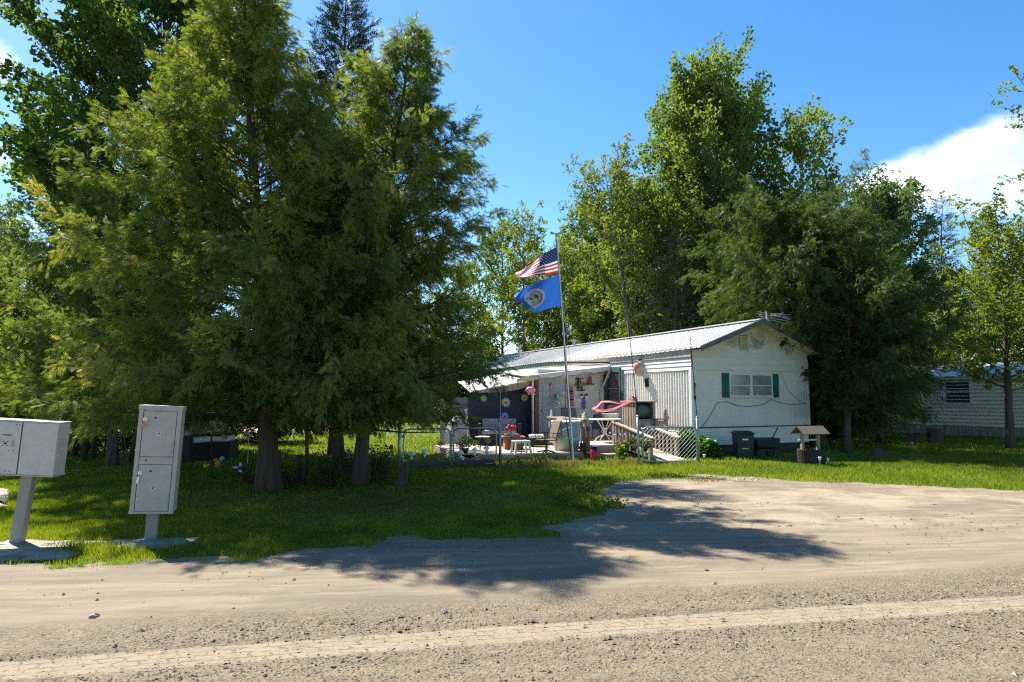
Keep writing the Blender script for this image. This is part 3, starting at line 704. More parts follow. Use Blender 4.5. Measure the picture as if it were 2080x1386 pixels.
mb = H(); mb.box((-.035, LEN / 2 - .02, BANDHI), (.03, LEN, .022)); mb.box((-.034, -.025, (BANDHI + 2.93) / 2), (.022, .03, .26)); mb.build('trim_strip', 'dark_trim', home)
RZ, EZ, OV = 3.71, 2.90, .5
mb = H(); mb.add([(0, -.012, BANDHI), (WID, -.012, BANDHI), (WID, -.012, 2.87), (WID / 2, -.012, RZ - .07), (0, -.012, 2.87)], [(0, 1, 2, 3, 4)])
mb.v = [tuple(v) for v in mb.v]; o = mb.build('gable_pediment', 'gable_board', home)
# the board's peeling is centred in its own coordinates
o.data.transform(Matrix.Rotation(-HA, 4, 'Z')); o.data.transform(Matrix.Translation((0, 0, -BANDHI))); o.location = Vector((0, 0, BANDHI)); o.rotation_euler = (0, 0, HA)
# black line over the skirt, skirt, black block standing in for the shade under the floor
mb = H(); mb.box((WID / 2, -.02, FLZ - .01), (WID + .02, .03, .03)); mb.box((-.02, 1.5, FLZ - .01), (.03, 3, .03)); mb.build('floor_strip', 'black', home)
mb = H(); lap(mb, (0.02, .0), (WID - .05, .0), .27, FLZ - .025, (0, -1), .12, .012); mb.build('gable_skirt', 'shaded_gable_siding', home); mb = H(); lap(mb, (.0, 5), (.0, .02), .30, FLZ - .03, (-1, 0), .12, .012); mb.build('skirt', 'white_siding', home)
mb = H(); mb.box((WID / 2, LEN / 2 + .3, .35), (WID - .3, LEN, .66)); mb.build('crawl_space_shade', 'black', home)
mb = H(); mb.box((WID / 2, LEN / 2 + .06, 1.6), (WID - .12, LEN - .1, 1.9)); mb.build('inner_wall', 'pale_panel', home)
# roof: ribs run down the slope
def roof_half(mb, sgn):
    n = int((LEN + OV) / .23); y0 = -OV; dy = (LEN + OV) / n; prof = []
    for i in range(n):
        for f, o in ((0, 0), (.78, 0), (.84, .02), (.94, .02)): prof.append((y0 + dy * (i + f), o))
    prof.append((y0 + LEN + OV, 0)); k = len(prof)
    xe = -.07 if sgn < 0 else WID + .07
    sag = lambda y: -.035 * math.sin(y * .55) - (.05 if 5 < y < 8 else 0) * .5
    a = [(xe, y, EZ - .02 + o + sag(y)) for y, o in prof]; b = [(WID / 2, y, RZ + o) for y, o in prof]
    mb.add(a + b, [(i, i + 1, k + i + 1, k + i) if sgn > 0 else (i, k + i, k + i + 1, i + 1) for i in range(k - 1)])
mb = H(); roof_half(mb, -1); roof_half(mb, 1); mb.bar((WID / 2, -OV, RZ + .02), (WID / 2, LEN, RZ + .02), .3, .025); mb.build('roof', 'roof_metal', home, solid=.012)
mb = H(); mb.add([(-.03, -OV + .02, EZ - .07), (WID / 2, -OV + .02, RZ - .06), (WID + .03, -OV + .02, EZ - .07), (-.03, 0, EZ - .07), (WID / 2, 0, RZ - .06), (WID + .03, 0, EZ - .07)], [(0, 1, 4, 3), (1, 2, 5, 4)])
mb.build('soffit', 'pale_panel', home, solid=.02)
mb = H(); mb.bar((-.08, -OV, EZ - .045), (WID / 2 + .03, -OV, RZ - .01), .03, .13); mb.bar((WID / 2 - .03, -OV - .003, RZ - .01), (WID + .09, -OV - .003, EZ - .045), .03, .13); mb.build('rake_fascia', 'dark_trim', home)
mb = H(); mb.cyl((WID / 2 - .1, 10.2, RZ - .05), .07, .28); mb.cyl((WID / 2 - .1, 10.2, RZ + .2), .13, .06); mb.build('roof_vent', 'aluminium', home)
mb = H(); mb.cyl((WID / 2 - .8, 14.2, RZ - .4), .06, .62); mb.cyl((WID / 2 - .8, 14.2, RZ + .2), .1, .05); mb.build('roof_vent', 'aluminium', home)
# gable vent
vq = 1.83; fr = H(); 
for x in (-.135, .135): fr.box((vq + x, -.03, 3.13), (.03, .03, .49))
for z in (-.245, .245): fr.box((vq, -.03, 3.13 + z), (.30, .03, .03))
fo = fr.build('gable_vent', 'cream', home)
mb = H()
for i in range(9): mb.box((vq, -.028, 2.92 + i * .052), (.24, .004, .046), rot=(R(-35), 0, 0))
mb.build('louvre', 'cream', fo)
mb = H(); mb.box((vq, -.014, 3.13), (.24, .004, .46)); mb.build('louvre_back', 'dark_trim', fo)
# window on the gable end
def window(frame_c, w, h, out='y', sashes=2, glass='blind', fm='white_paint', par=None, rail=True):
    fo = None; X = MB(HOME)
    q, s, z = frame_c
    def bx(m, dq, dz, sw, sh, dep, off=0.0):
        if out == 'y': m.box((q + dq, s - off, z + dz), (sw, dep, sh))
        else: m.box((q - off, s + dq, z + dz), (dep, sw, sh))
    f = MB(HOME)
    for sx in (-1, 1): bx(f, sx * (w / 2), 0, .045, h + .05, .06)
    for sz in (-1, 1): bx(f, 0, sz * (h / 2), w - .046, .045, .055)
    if sashes == 2: bx(f, 0, 0, .09, h - .046, .05)
    fo = f.build('window', fm, par)
    pw = (w - .1) / sashes
    for i in range(sashes):
        c = (i - (sashes - 1) / 2) * (w / sashes)
        g = MB(HOME); bx(g, c, 0, pw, h - .05, .01); g.build('pane', glass, fo)
        if rail:
            r_ = MB(HOME); bx(r_, c, -.01, pw, .028, .02, .016); r_.build('sash_rail', fm, fo)
    r_ = MB(HOME); bx(r_, 0, -h / 2 - .035, w + .08, .025, .09, .01); r_.build('sill', fm, fo)
    return fo
gw = window((2.02, -.035, 1.905), 1.52, .60, par=home)
for q0, sgn in ((1.13, 1), (2.93, 1)):
    mb = H(); mb.box((q0, -.03, 1.90), (.235, .03, .68)); 
    for i in range(15): mb.box((q0, -.052, 1.60 + i * .043), (.17, .012, .03), rot=(R(-30), 0, 0))
    mb.build('shutter', 'green_shutter', home)
# curtain edge things on the sill: two small pale pots
for q0 in (1.93, 2.2):
    mb = H(); mb.cyl((q0, -.085, 1.613), .028, .07, 10); tag(mb.build('sill_pot', 'white_paint'), 'small white pot on the gable window sill, ' + ('left of the middle bar' if q0 < 2 else 'right of the middle bar'), 'pot')
# window on the long side beside the porch, green shutters
sw = window((-.045, 3.92, 1.85), .86, 1.1, out='x', sashes=1, glass='glass', fm='aluminium', par=home)
for s0 in (3.38, 4.30):
    mb = H(); mb.box((-.04, s0, 1.85), (.04, .12, 1.18)); mb.build('shutter', 'dull_green', home)
mb = H(); mb.box((-.05, 3.9, 2.45), (.05, .9, .1)); mb.build('window_valance', 'dull_green', home)
# black cable looping across the gable end
cp = []
for (px, py) in ((1421, 868), (1435, 848), (1452, 818), (1470, 816), (1490, 824), (1515, 826), (1545, 822), (1562, 812), (1580, 818), (1605, 822), (1638, 820)):
    k = (px - 1405) / 240 * WID; zz = W(px, py, T(k, 0).y).z; cp.append((max(.02, k), -.03, zz))
pp = []
for i in range(len(cp) - 1):
    for t_ in range(4): pp.append(Vector(cp[i]).lerp(Vector(cp[i + 1]), t_ / 4))
pp.append(Vector(cp[-1])); mb = H(); mb.tube(pp, .007, 5); tag(mb.build('cable', 'black', home))
mb = H(); mb.tube([(2.95, -.03, 2.62), (3.2, -.03, 2.2), (3.4, -.03, 1.8), (3.7, -.03, 1.55), (3.98, -.03, 1.42)], .004, 4); mb.build('cable', 'black', home)
mb = H(); mb.box((-.03, 2.05, 2.0), (.04, .17, .25)); mb.build('wall_box', 'black', home)

def text_obj(body, size, mtx, m, parent=None, name='lettering', ext=.002, align='CENTER', bold=.0):
    cu = bpy.data.curves.new('t', 'FONT'); cu.body = body; cu.size = size; cu.extrude = ext; cu.align_x = align; cu.align_y = 'CENTER'; cu.offset = bold; cu.resolution_u = 3
    ob = bpy.data.objects.new('t', cu); col.objects.link(ob); dg = bpy.context.evaluated_depsgraph_get()
    me = bpy.data.meshes.new_from_object(ob.evaluated_get(dg)); bpy.data.objects.remove(ob)
    me.transform(mtx); org = WL[parent.name] if parent is not None else Vector(mtx.translation)
    me.transform(Matrix.Translation(-org)); me.materials.clear(); me.materials.append(M[m])
    o = bpy.data.objects.new(name, me); link(o, parent, org); return o
FRONT = Matrix.Rotation(R(90), 4, 'X')    # text upright, read from -y
for i, ch in enumerate('2110'):
    text_obj(ch, .15, HOME @ Matrix.Translation((.075, -.022, 1.90 - i * .115)) @ FRONT, 'black', home, 'house_number', .004, bold=.006)

# ---- entry porch
SP = 4.4
porch = thing('entry_porch', 'white entry porch with sloping roof built onto the side of the home', 'porch', T(-1.2, SP, 0))
mb = H(); mb.box((-1.25, SP + .06, 1.35), (2.5, .1, 2.2)); mb.build('front_wall', 'porch_wall', porch)
mb = H(); mb.box((-2.48, SP + 1.3, 1.35), (.06, 2.4, 2.1)); mb.build('side_wall', 'white_paint', porch)
dq = -2.0
fr = H()
for x in (-.5, .5): fr.box((dq + x * 1.03, SP - .02, 1.2), (.10, .09, 1.98))
fr.box((dq, SP - .02, 2.2), (1.13, .09, .10)); fr.build('door_frame', 'cream', porch)
d = H(); d.box((dq, SP - .0, 1.19), (.91, .05, 1.92)); do = d.build('door', 'door_white', porch)
d = H()
for x in (-.2, .2):
    for z, hh in ((.62, .5), (1.28, .62), (1.88, .28)): d.box((dq + x, SP - .028, z), (.3, .012, hh))
d.build('door_panel', 'door_white', do, bevel=.006)
d = H(); d.ball((dq - .38, SP - .07, 1.15), .03, 6); d.build('door_knob', 'aluminium', do)
# roof falls outward and a little to the front
mb = H(); mb.add([(-2.95, SP - .32, 2.22), (.0, SP - .32, 2.56), (.0, SP + 2.6, 2.66), (-2.95, SP + 2.6, 2.42)], [(0, 1, 2, 3)]); mb.build('roof', 'white_paint', porch, solid=.04)
mb = H(); mb.bar((-2.62, SP - .36, 2.20), (-.02, SP - .36, 2.50), .03, .15); mb.build('fascia', 'white_paint', porch)
mb = H(); mb.bar((-3.35, SP - .30, 2.08), (-2.6, SP - .30, 2.175), .05, .10); mb.build('fascia', 'cream', porch)
mb = H(); mb.bar((-2.0, SP - .1, 2.66), (.02, SP - .25, 2.70), .05, .05); mb.build('gutter', 'wood_brown', porch)
mb = H(); mb.box((-.2, SP - .05, 1.05), (.13, .06, 1.7)); mb.bar((-.2, SP - .08, 1.85), (-.04, SP - .34, 2.45), .10, .05); mb.build('side_trim', 'white_paint', porch)
mb = H(); mb.box((-.06, SP - .09, 1.25), (.15, .08, 2.1)); mb.build('corner_board', 'wood_dark', porch)
mb = H(); mb.box((-2.66, SP - .22, 1.2), (.13, .13, 2.0)); mb.build('brown_post', 'wood_brown', porch)
mb = H(); mb.box((-2.82, SP - .3, 1.2), (.05, .07, 2.0)); mb.build('post', 'white_paint', porch)

# ---- lean-to shed with navy siding
SS = 4.62
shed = thing('lean_to_shed', 'navy sided lean-to shed with a pale warped roof', 'shed', T(-3.7, SS, 0))
mb = H(); lap(mb, (-4.72, SS), (-2.6, SS), .15, 2.16, (0, -1), .235, .02)
mb.add([(-4.72, SS + .03, .15), (-2.6, SS + .03, .15), (-2.6, SS + .03, 2.2), (-4.72, SS + .03, 1.68)], [(0, 1, 2, 3)])
mb.v = [(v[0], v[1], min(v[2], 1.64 + (Tinv(v).x + 4.95) / 2.33 * .43)) for v in mb.v]; mb.build('navy_wall', 'navy', shed)
mb = H(); mb.box((-4.70, SS + .75, .85), (.05, 1.4, 1.4)); mb.build('side_wall', 'navy', shed)
mb = H(); mb.add([(-4.85, SS - .45, 1.72), (-2.62, SS - .30, 2.13), (-2.62, SS + 1.5, 2.40), (-4.55, SS + 1.5, 2.06)], [(0, 1, 2, 3)]); mb.build('roof', 'white_siding', shed, solid=.03)
mb = H(); mb.add([(-4.6, SS - .42, 1.735), (-2.62, SS - .28, 2.10), (-2.62, SS - .28, 1.98), (-3.2, SS - .30, 1.80), (-3.9, SS - .36, 1.72), (-4.6, SS - .42, 1.70)], [(0, 5, 4, 3, 2, 1)]); mb.build('fascia', 'wood_grey', shed, solid=.03)

# ---- tv antenna at the gable peak
ant = thing('tv_antenna', 'silver rooftop tv antenna on the gable peak', 'antenna', T(WID / 2 + .2, -.3, 3.6))
A0 = T(WID / 2 + .18, -.42, 3.55)
mb = MB(AT(A0, HA)); mb.tube([(0, 0, 0), (0, 0, .42)], .02, 6); mb.build('mast', 'aluminium', ant)
mb = MB(AT(A0, HA))
mb.tube([(-.25, 0, .32), (.62, .02, .30)], .012, 5)
for i in range(5): mb.tube([(.12 + i * .08, -.02, .31), (.36 + i * .07, -.28, .36 - i * .045)], .012, 4)
for i in range(4): mb.tube([(.12, -.05, .36 - i * .06), (.70, -.2, .34 - i * .10)], .013, 4)
mb.build('dipole', 'aluminium', ant)
mb = MB(AT(A0, HA))
for i in range(9): mb.tube([(-.12 - .02 * i, .05, -.10 + i * .065), (.30 - .02 * i, .05, -.12 + i * .06)], .006, 4)
mb.tube([(-.02, .05, -.1), (-.16, .05, .45)], .008, 4); mb.tube([(.2, .05, -.12), (.06, .05, .40)], .008, 4)
mb.build('reflector_grid', 'galv', ant)

# ================================================================ NEIGHBOURING HOME
NA = math.atan2(-.854, .52)
N0 = Vector((19.1, 26.0, 0))
NB = Matrix.Translation(N0) @ ROT(NA)   # local x runs right and towards us, y away
nh = thing('mobile_home', 'beige mobile home with lap siding behind the trees at the right', 'mobile home', N0)
M['beige_siding'] = mat('beige_siding', (0.68, 0.56, 0.39), 0.6, c2=(0.6, 0.49, 0.34), ns=2)
mb = MB(NB); lap(mb, (-9.5, 0), (7, 0), .42, 2.33, (0, -1), .15, .05); mb.build('lap_siding_wall', 'beige_siding', nh)
mb = MB(NB); mb.box((-1.25, 1.7, 1.4), (16.5, 3.3, 1.9)); mb.build('inner_wall', 'beige_siding', nh)
mb = MB(NB); mb.add([(-9.7, -.25, 2.38), (7.2, -.25, 2.38), (7.2, 1.8, 2.95), (-9.7, 1.8, 2.95), (7.2, 3.7, 2.38), (-9.7, 3.7, 2.38)], [(0, 1, 2, 3), (3, 2, 4, 5)])
mb.build('roof', 'roof_metal', nh, solid=.05)
mb = MB(NB); mb.box((-1.2, -.2, 2.34), (17, .04, .12)); mb.box((-1.2, -.06, 2.27), (16.8, .24, .03)); mb.build('eave_trim', 'white_paint', nh)
mb = MB(NB)
r = random.Random(4)
for i in range(66):
    x = -9.4 + i * .25; mb.box((x, -.02 + r.uniform(-.02, .02), .2 + r.uniform(-.02, .02)), (.235, .03, .44), rot=(r.uniform(-.05, .05), r.uniform(-.05, .05), 0))
mb.build('plank_skirt', 'wood_grey', nh)
def nwin(x0, w):
    f = MB(NB)
    for sx in (-1, 1): f.box((x0 + sx * w / 2, -.05, 1.75), (.1, .06, .95))
    for sz in (-1, 1): f.box((x0, -.05, 1.75 + sz * .45), (w, .05, .08))
    f.box((x0, -.05, 1.8), (w, .04, .04)); fo = f.build('window', 'white_paint', nh)
    g = MB(NB); g.box((x0, -.035, 1.75), (w - .06, .012, .86)); g.build('pane', 'glass', fo)
nwin(-2.0, 1.0); nwin(-6.4, .9); nwin(3.2, 1.2)
mb = MB(NB); mb.cyl((-2.6, 1.6, 2.85), .12, .5, 12); mb.cyl((-2.6, 1.6, 3.3), .18, .1, 12); mb.build('roof_vent', 'aluminium', nh)
# ================================================================ SMALL THINGS
def XY(px, Y, z=0.0):
    p = W(px, 860, Y); return Vector((p.x, Y, z))
def simple(name, c, rough=.6, metal=0.0, **k):
    if name not in M: M[name] = mat(name, c, rough, metal, c2=tuple(x * .8 for x in c), ns=12, amt=.6, **k)
    return name
simple('box_grey', (0.47, 0.425, 0.35), .5, dirt=(.36, .34, .28), dirt_s=4, dirt_a=.25); simple('box_pale', (0.60, 0.55, 0.46), .5, dirt=(.40, .38, .32), dirt_s=5, dirt_a=.3)
simple('post_grey', (0.33, 0.30, 0.25), .6); simple('line_dark', (0.05, 0.05, 0.05), .7); simple('steel', (0.6, 0.6, 0.6), .3, .9); simple('orange', (0.9, 0.22, 0.04), .5)
simple('label_white', (0.8, 0.8, 0.78), .6); simple('red', (0.6, 0.03, 0.04), .5); simple('pink', (0.85, 0.30, 0.36), .7); simple('white_plastic', (0.80, 0.78, 0.72), .45)
simple('yellow', (0.75, 0.55, 0.06), .5); simple('purple', (0.25, 0.05, 0.13), .5); simple('blue', (0.04, 0.09, 0.35), .5); simple('sky_blue', (0.12, 0.45, 0.75), .4); simple('lime', (0.35, 0.7, 0.15), .5)
simple('terracotta', (0.34, 0.12, 0.06), .7); simple('cushion_grey', (0.30, 0.28, 0.29), .9); simple('cushion_white', (0.72, 0.70, 0.64), .9); simple('wicker', (0.02, 0.018, 0.018), .7, bump=.8, bs=120)
simple('sling_tan', (0.20, 0.15, 0.10), .8); simple('mesh_grey', (0.11, 0.115, 0.13), .8); simple('tub_grey', (0.36, 0.38, 0.37), .45); simple('bowl_green', (0.45, 0.52, 0.45), .4)
simple('flag_red', (0.62, 0.03, 0.05), .8, trans=.35); simple('flag_white', (0.92, 0.89, 0.86), .8, trans=.35); simple('flag_navy', (0.02, 0.03, 0.13), .8, trans=.3); simple('flag_blue', (0.025, 0.13, 0.50), .8, trans=.35)
simple('teal', (0.02, 0.30, 0.26), .5); simple('lavender', (0.36, 0.36, 0.72), .5); simple('daisy_cream', (0.62, 0.52, 0.42), .6); simple('daisy_green', (0.48, 0.50, 0.26), .6); simple('brown', (0.12, 0.05, 0.025), .7)
simple('ribbon_pink', (0.85, 0.25, 0.32), .8, trans=.4); simple('ribbon_orange', (0.9, 0.16, 0.08), .8, trans=.4); simple('cloth_peach', (0.62, 0.36, 0.28), .9, trans=.3); simple('cloth_white', (0.66, 0.62, 0.58), .9, trans=.3)
simple('bin_green', (0.018, 0.03, 0.028), .5); simple('cart_black', (0.02, 0.02, 0.026), .45); simple('basket', (0.05, 0.04, 0.032), .9, bump=1, bs=60); simple('copper', (0.30, 0.10, 0.05), .5); simple('stone_pale', (0.36, 0.33, 0.28), .9)
simple('black_iron', (0.02, 0.02, 0.02), .6, .3); simple('bulb', (0.85, 0.83, 0.78), .25); simple('flower_pink', (0.55, 0.16, 0.20), .8); simple('flower_white', (0.8, 0.76, 0.7), .8); simple('dull_wire', (0.10, 0.11, 0.11), .7); simple('shingle', (0.13, 0.10, 0.08), .9, bump=.6); simple('gold', (0.55, 0.38, 0.08), .4, .5)

# ---------------------------------------------------------------- the two mailboxes
def mailbox():
    b = G(24, 1108); X = AT(b, R(10)) @ Matrix.Rotation(R(3.6), 4, 'Y')
    t = thing('mailbox', 'wide grey cluster mailbox on a leaning square post at the left edge', 'mailbox', b)
    m = MB(X @ Matrix.Rotation(R(3), 4, 'Y')); m.box((0.01, .08, .38), (.115, .115, .78)); m.build('post', 'post_grey', t, bevel=.006)
    m = MB(X); m.box((.02, .08, .012), (.26, .26, .02)); m.build('base_plate', 'concrete' if 'concrete' in M else 'post_grey', t)
    zl, zh = .755, 1.325; x0, x1 = -.66, .34
    m = MB(X); m.box(((x0 + x1) / 2, .085, (zl + zh) / 2), (x1 - x0, .27, zh - zl)); bo = m.build('box', 'box_pale', t, bevel=.004)
    m = MB(X); m.box(((x0 + x1) / 2, .085, zh + .007), (x1 - x0 + .02, .30, .012)); m.box(((x0 + x1) / 2, .085, zl - .006), (x1 - x0 + .012, .29, .011)); m.build('trim', 'box_grey', t)
    m = MB(X); m.box((-.33, -.055, (zl + zh) / 2), (.62, .008, zh - zl - .02)); d = m.build('door', 'box_pale', t)
    m = MB(X); m.box((-.015, -.054, (zl + zh) / 2), (.006, .012, zh - zl - .01)); m.build('seam', 'line_dark', t)
    m = MB(X); m.box((.163, -.053, (zl + zh) / 2), (.345, .006, zh - zl - .02)); m.build('front_panel', 'box_pale', t)
    m = MB(X); m.box((-.09, -.068, 1.085), (.025, .03, .06)); m.build('latch', 'box_grey', d, bevel=.008)
    for x, z in ((-.15, 1.105), (-.11, 1.105), (-.15, 1.06), (-.11, 1.06), (-.09, 1.01), (-.045, 1.01), (-.045, 1.29), (-.01, 1.29), (-.10, .79), (-.055, .79), (-.16, 1.175), (-.08, 1.175)): m = MB(X); m.box((x - .03, -.061, z), (.008, .006, .008)); m.build('screw', 'line_dark', d)
    m = MB(X); m.box((-.16, -.061, 1.083), (.02, .006, .02)); m.build('keyhole', 'line_dark', d); m = MB(X); m.box((-.15, -.061, 1.175), (.06, .004, .012)); m.build('name_slot', 'line_dark', d)
mailbox()
def locker():
    b = G(302, 1102); X = AT(b, R(19)) @ Matrix.Rotation(R(2.9), 4, 'Y')
    t = thing('parcel_locker', 'tall grey parcel locker with two doors on a short leaning post', 'parcel locker', b)
    m = MB(X); m.box((0, .12, .16), (.115, .115, .33)); m.build('post', 'post_grey', t, bevel=.005)
    m = MB(X); m.box((0, .12, .01), (.25, .25, .02)); m.build('base_plate', 'post_grey', t)
    z0, z1 = .315, 1.49; w = .43
    m = MB(X); m.box((0, .125, (z0 + z1) / 2), (w, .31, z1 - z0)); m.build('cabinet', 'box_grey', t, bevel=.004)
    m = MB(X); m.box((0, .12, z1 - .018), (w + .014, .33, .045)); m.build('cap', 'box_grey', t, bevel=.003)
    m = MB(X); m.box((-w / 2 + .022, -.036, (z0 + z1) / 2 - .01), (.042, .014, z1 - z0 - .06)); m.box((w / 2 - .022, -.036, (z0 + z1) / 2 - .01), (.042, .014, z1 - z0 - .06)); m.box((0, -.038, z0 + .012), (w + .01, .016, .024)); m.build('face_frame', 'box_grey', t)
    for nm, za, zb, txt in (('1P', .935, 1.43, '1P'), ('2P', .345, .845, '2P')):
        zc = (za + zb) / 2
        m = MB(X); m.box((-.0, -.031, zc), (w - .09, .006, zb - za + .008)); g = m.build('seam', 'line_dark', t)
        m = MB(X); m.box((-.0, -.036, zc), (w - .10, .008, zb - za)); d = m.build('door', 'box_grey', t, bevel=.002)
        m = MB(X); m.box((.0, -.0415, zc + .0), (.045, .003, .034)); m.build('number_label', 'label_white', d)
        text_obj(txt, .034, X @ Matrix.Translation((.0, -.0445, zc)) @ FRONT, 'line_dark', d, 'lettering', .0006, bold=.0012)
        m = MB(X); m.tube([(-.145, -.04, zb - .09), (-.145, -.052, zb - .09)], .024, 14); m.tube([(-.145, -.05, zb - .09), (-.145, -.062, zb - .09)], .014, 10); m.build('lock', 'steel', d)
        m = MB(X); m.tube([(-.045, -.038, zb - .07), (-.045, -.044, zb - .07)], .012, 10); m.build('keyhole', 'line_dark', d)
        m = MB(X); m.tube([(-.15, -.04, za + .13), (-.15, -.046, za + .13)], .008, 8); m.build('rivet', 'steel', d)
        m = MB(X); m.box((.155, -.042, za + .1), (.006, .008, .14)); m.build('hinge', 'box_grey', d)
    m = MB(X); m.box((-.150, -.072, 1.275), (.034, .006, .042), rot=(0, .2, 0)); m.tube([(-.145, -.062, 1.335), (-.15, -.068, 1.29)], .003, 4); m.build('key_tag', 'orange', t)
    m = MB(X); m.box((-.158, -.070, .68), (.022, .006, .07), rot=(0, .12, 0)); m.tube([(-.145, -.06, .755), (-.156, -.066, .71)], .004, 4); m.build('key', 'steel', t)
    m = MB(X); m.box((0, -.034, .89), (w - .10, .007, .075)); s_ = m.build('drawer_panel', 'box_grey', t)
    m = MB(X); m.box((-.10, -.040, .89), (.017, .004, .017)); m.build('drawer_lock', 'line_dark', s_)
locker()

# ---------------------------------------------------------------- flagpole and flags
pb = G(1165, 943); pt = W(1130, 480, pb.y); PY = pb.y
pole = thing('flagpole', 'thin silver flagpole leaning left in front of the deck', 'flagpole', pb)
m = MB(); m.tube([pb, pb.lerp(pt, .5)], .032, 10); m.build('lower_pole', 'aluminium', pole)
m = MB(); m.tube([pb.lerp(pt, .5), pt], .023, 10); m.build('upper_pole', 'aluminium', pole)
m = MB(); m.ball(pt + Vector((0, 0, .03)), .035, 6); 
for s_ in (-1, 1): m.prism([(0, 0), (.13 * s_, .05), (.16 * s_, .01), (.10 * s_, -.03)][::s_], pt + Vector((0, -.01, .06)), (1, 0, 0), (0, 0, 1), .02)
m.build('eagle_finial', 'gold', pole)
m = MB(); m.tube([W(1178, 900, PY), W(1144, 640, PY) + Vector((.03, 0, 0)), pt + Vector((-.03, 0, -.05))], .004, 4); m.build('halyard', 'white_plastic', pole)
def cloth(top, bot, rip, dep, Y0, sc_=1.0):
    """cloth surface: top and bottom edges as pixel polylines from hoist to fly, billowing in depth"""
    def ev(pl, u):
        n = len(pl) - 1; x = min(u * n, n - 1e-6); i = int(x); f = x - i
        return pl[i][0] + (pl[i + 1][0] - pl[i][0]) * f, pl[i][1] + (pl[i + 1][1] - pl[i][1]) * f
    def fn(u, v):
        a = ev(bot, u); b = ev(top, u); px = a[0] + (b[0] - a[0]) * v; py = a[1] + (b[1] - a[1]) * v
        Y = Y0 - .25 * u + dep * u * (v - .2) + rip * u * math.sin(u * 9 + v * 3.5) + rip * .4 * u * math.sin(v * 8 + u * 14)
        py += 1.3 * math.sin(u * 9 + v * 2) * u; return W(px, py, Y)
    return fn
us = cloth([(1130, 502), (1116, 510), (1101, 517), (1086, 529), (1070, 541), (1056, 551), (1046, 556)], [(1134, 553), (1120, 556), (1105, 558), (1090, 560), (1074, 563), (1060, 563), (1050, 560)], .06, .55, PY)
m = MB(); nu, nv = 52, 39; m.grid(us, nu, nv); mi = []
for j in range(nv):
    for i in range(nu):
        u = i / nu; stripe = int(j / nv * 13); mi.append(2 if (u < .40 and j >= 18) else (0 if stripe % 2 == 0 else 1))
m.mi = mi; m.cur = 1
for r_ in range(7):
    for c_ in range(6 if r_ % 2 == 0 else 5):
        u = .035 + (c_ + (.5 if r_ % 2 else 0)) * .065; v = .96 - r_ * .072 - .02
        for side in (-1, 1):
            c = us(u, v); nrm = (us(u + .01, v) - c).cross(us(u, v + .01) - c).normalized(); ux = (us(u + .01, v) - c).normalized(); uy = nrm.cross(ux)
            pts = []
            for k in range(10):
                rr = .017 if k % 2 == 0 else .0075; a = math.pi / 2 + k * math.pi / 5; pts.append(c + nrm * .004 * side + ux * rr * math.cos(a) + uy * rr * math.sin(a))
            m.add(pts, [tuple(range(10))])
fo = m.build('flag', ['flag_red', 'flag_white', 'flag_navy'], None, smooth=True, origin=us(0, .5))
tag(fo, 'red and white striped american flag flying left at the top of the pole', 'flag')
mn = cloth([(1135, 557), (1118, 565), (1100, 570), (1080, 577), (1064, 586), (1052, 594), (1043, 602)], [(1141, 622), (1122, 624), (1105, 630), (1088, 636), (1070, 624), (1056, 612), (1047, 610)], .07, .35, PY)
m = MB(); m.grid(mn, 40, 28); f2 = m.build('flag', 'flag_blue', None, smooth=True, origin=mn(0, .5))
tag(f2, 'blue state flag with a round white seal, flying under the striped flag', 'flag')
SC = (.50, .47)
def disc(name, r0, r1, mt, off, du=0.0, dv=0.0, n=36):
    m = MB()
    for side in (-1, 1):
        vs = []
        for k in range(n):
            for rr in (r0, r1):
                a = 2 * math.pi * k / n; u = SC[0] + du + .205 * rr * math.cos(a); v = SC[1] + dv + .335 * rr * math.sin(a)
                c = mn(u, v); nrm = (mn(u + .01, v) - c).cross(mn(u, v + .01) - c).normalized(); vs.append(c + nrm * off * side)
        m.add(vs, [(2 * k, 2 * k + 1, (2 * k + 3) % (2 * n), (2 * k + 2) % (2 * n)) for k in range(n)])
    return m.build(name, mt, f2)
disc('seal_disc', .01, 1.0, 'flag_white', .004); disc('seal_ring', .60, .66, 'gold', .007); disc('seal_wreath', .42, .54, 'daisy_green', .0065); disc('seal_centre', .01, .43, 'brown', .0068)
disc('seal_field', .01, .22, 'lime', .0075, -.02, -.06); disc('seal_sky', .01, .2, 'sky_blue', .0074, .02, .07); disc('seal_figure', .01, .13, 'red', .008, .035, -.02)
for k in range(5): disc('seal_ribbon', .01, .085, 'red' if k % 2 else 'gold', .0076, .12 * math.cos(k * 1.26), .19 * math.sin(k * 1.26), 10)
disc('seal_scroll', .72, .80, 'flower_pink', .0062)

# black iron shepherd post beside the flagpole and the tall thin rods in the fence
def rod(name, label, a, b, r0, m_='black_iron', cat='rod'):
    mb = MB(); mb.tube([a, a.lerp(b, .5), b], [r0, r0, r0 * .7], 6); return tag(mb.build(name, m_), label, cat)
b = G(1163, 941) + Vector((-.01, -.12, 0)); rod('garden_hook', 'black iron rod standing close left of the flagpole', b, W(1149, 846, b.y), .016)
b = G(430, 972); o = thing('bird_feeder_pole', 'thin black pole with a white cap in front of the patio sofa', 'pole', b)
m = MB(); m.tube([b, W(430, 880, b.y)], .016, 6); m.build('pole', 'black_iron', o); m = MB(); m.tube([W(430, 881, b.y), W(431, 861, b.y)], .022, 8); m.build('cap', 'white_plastic', o)

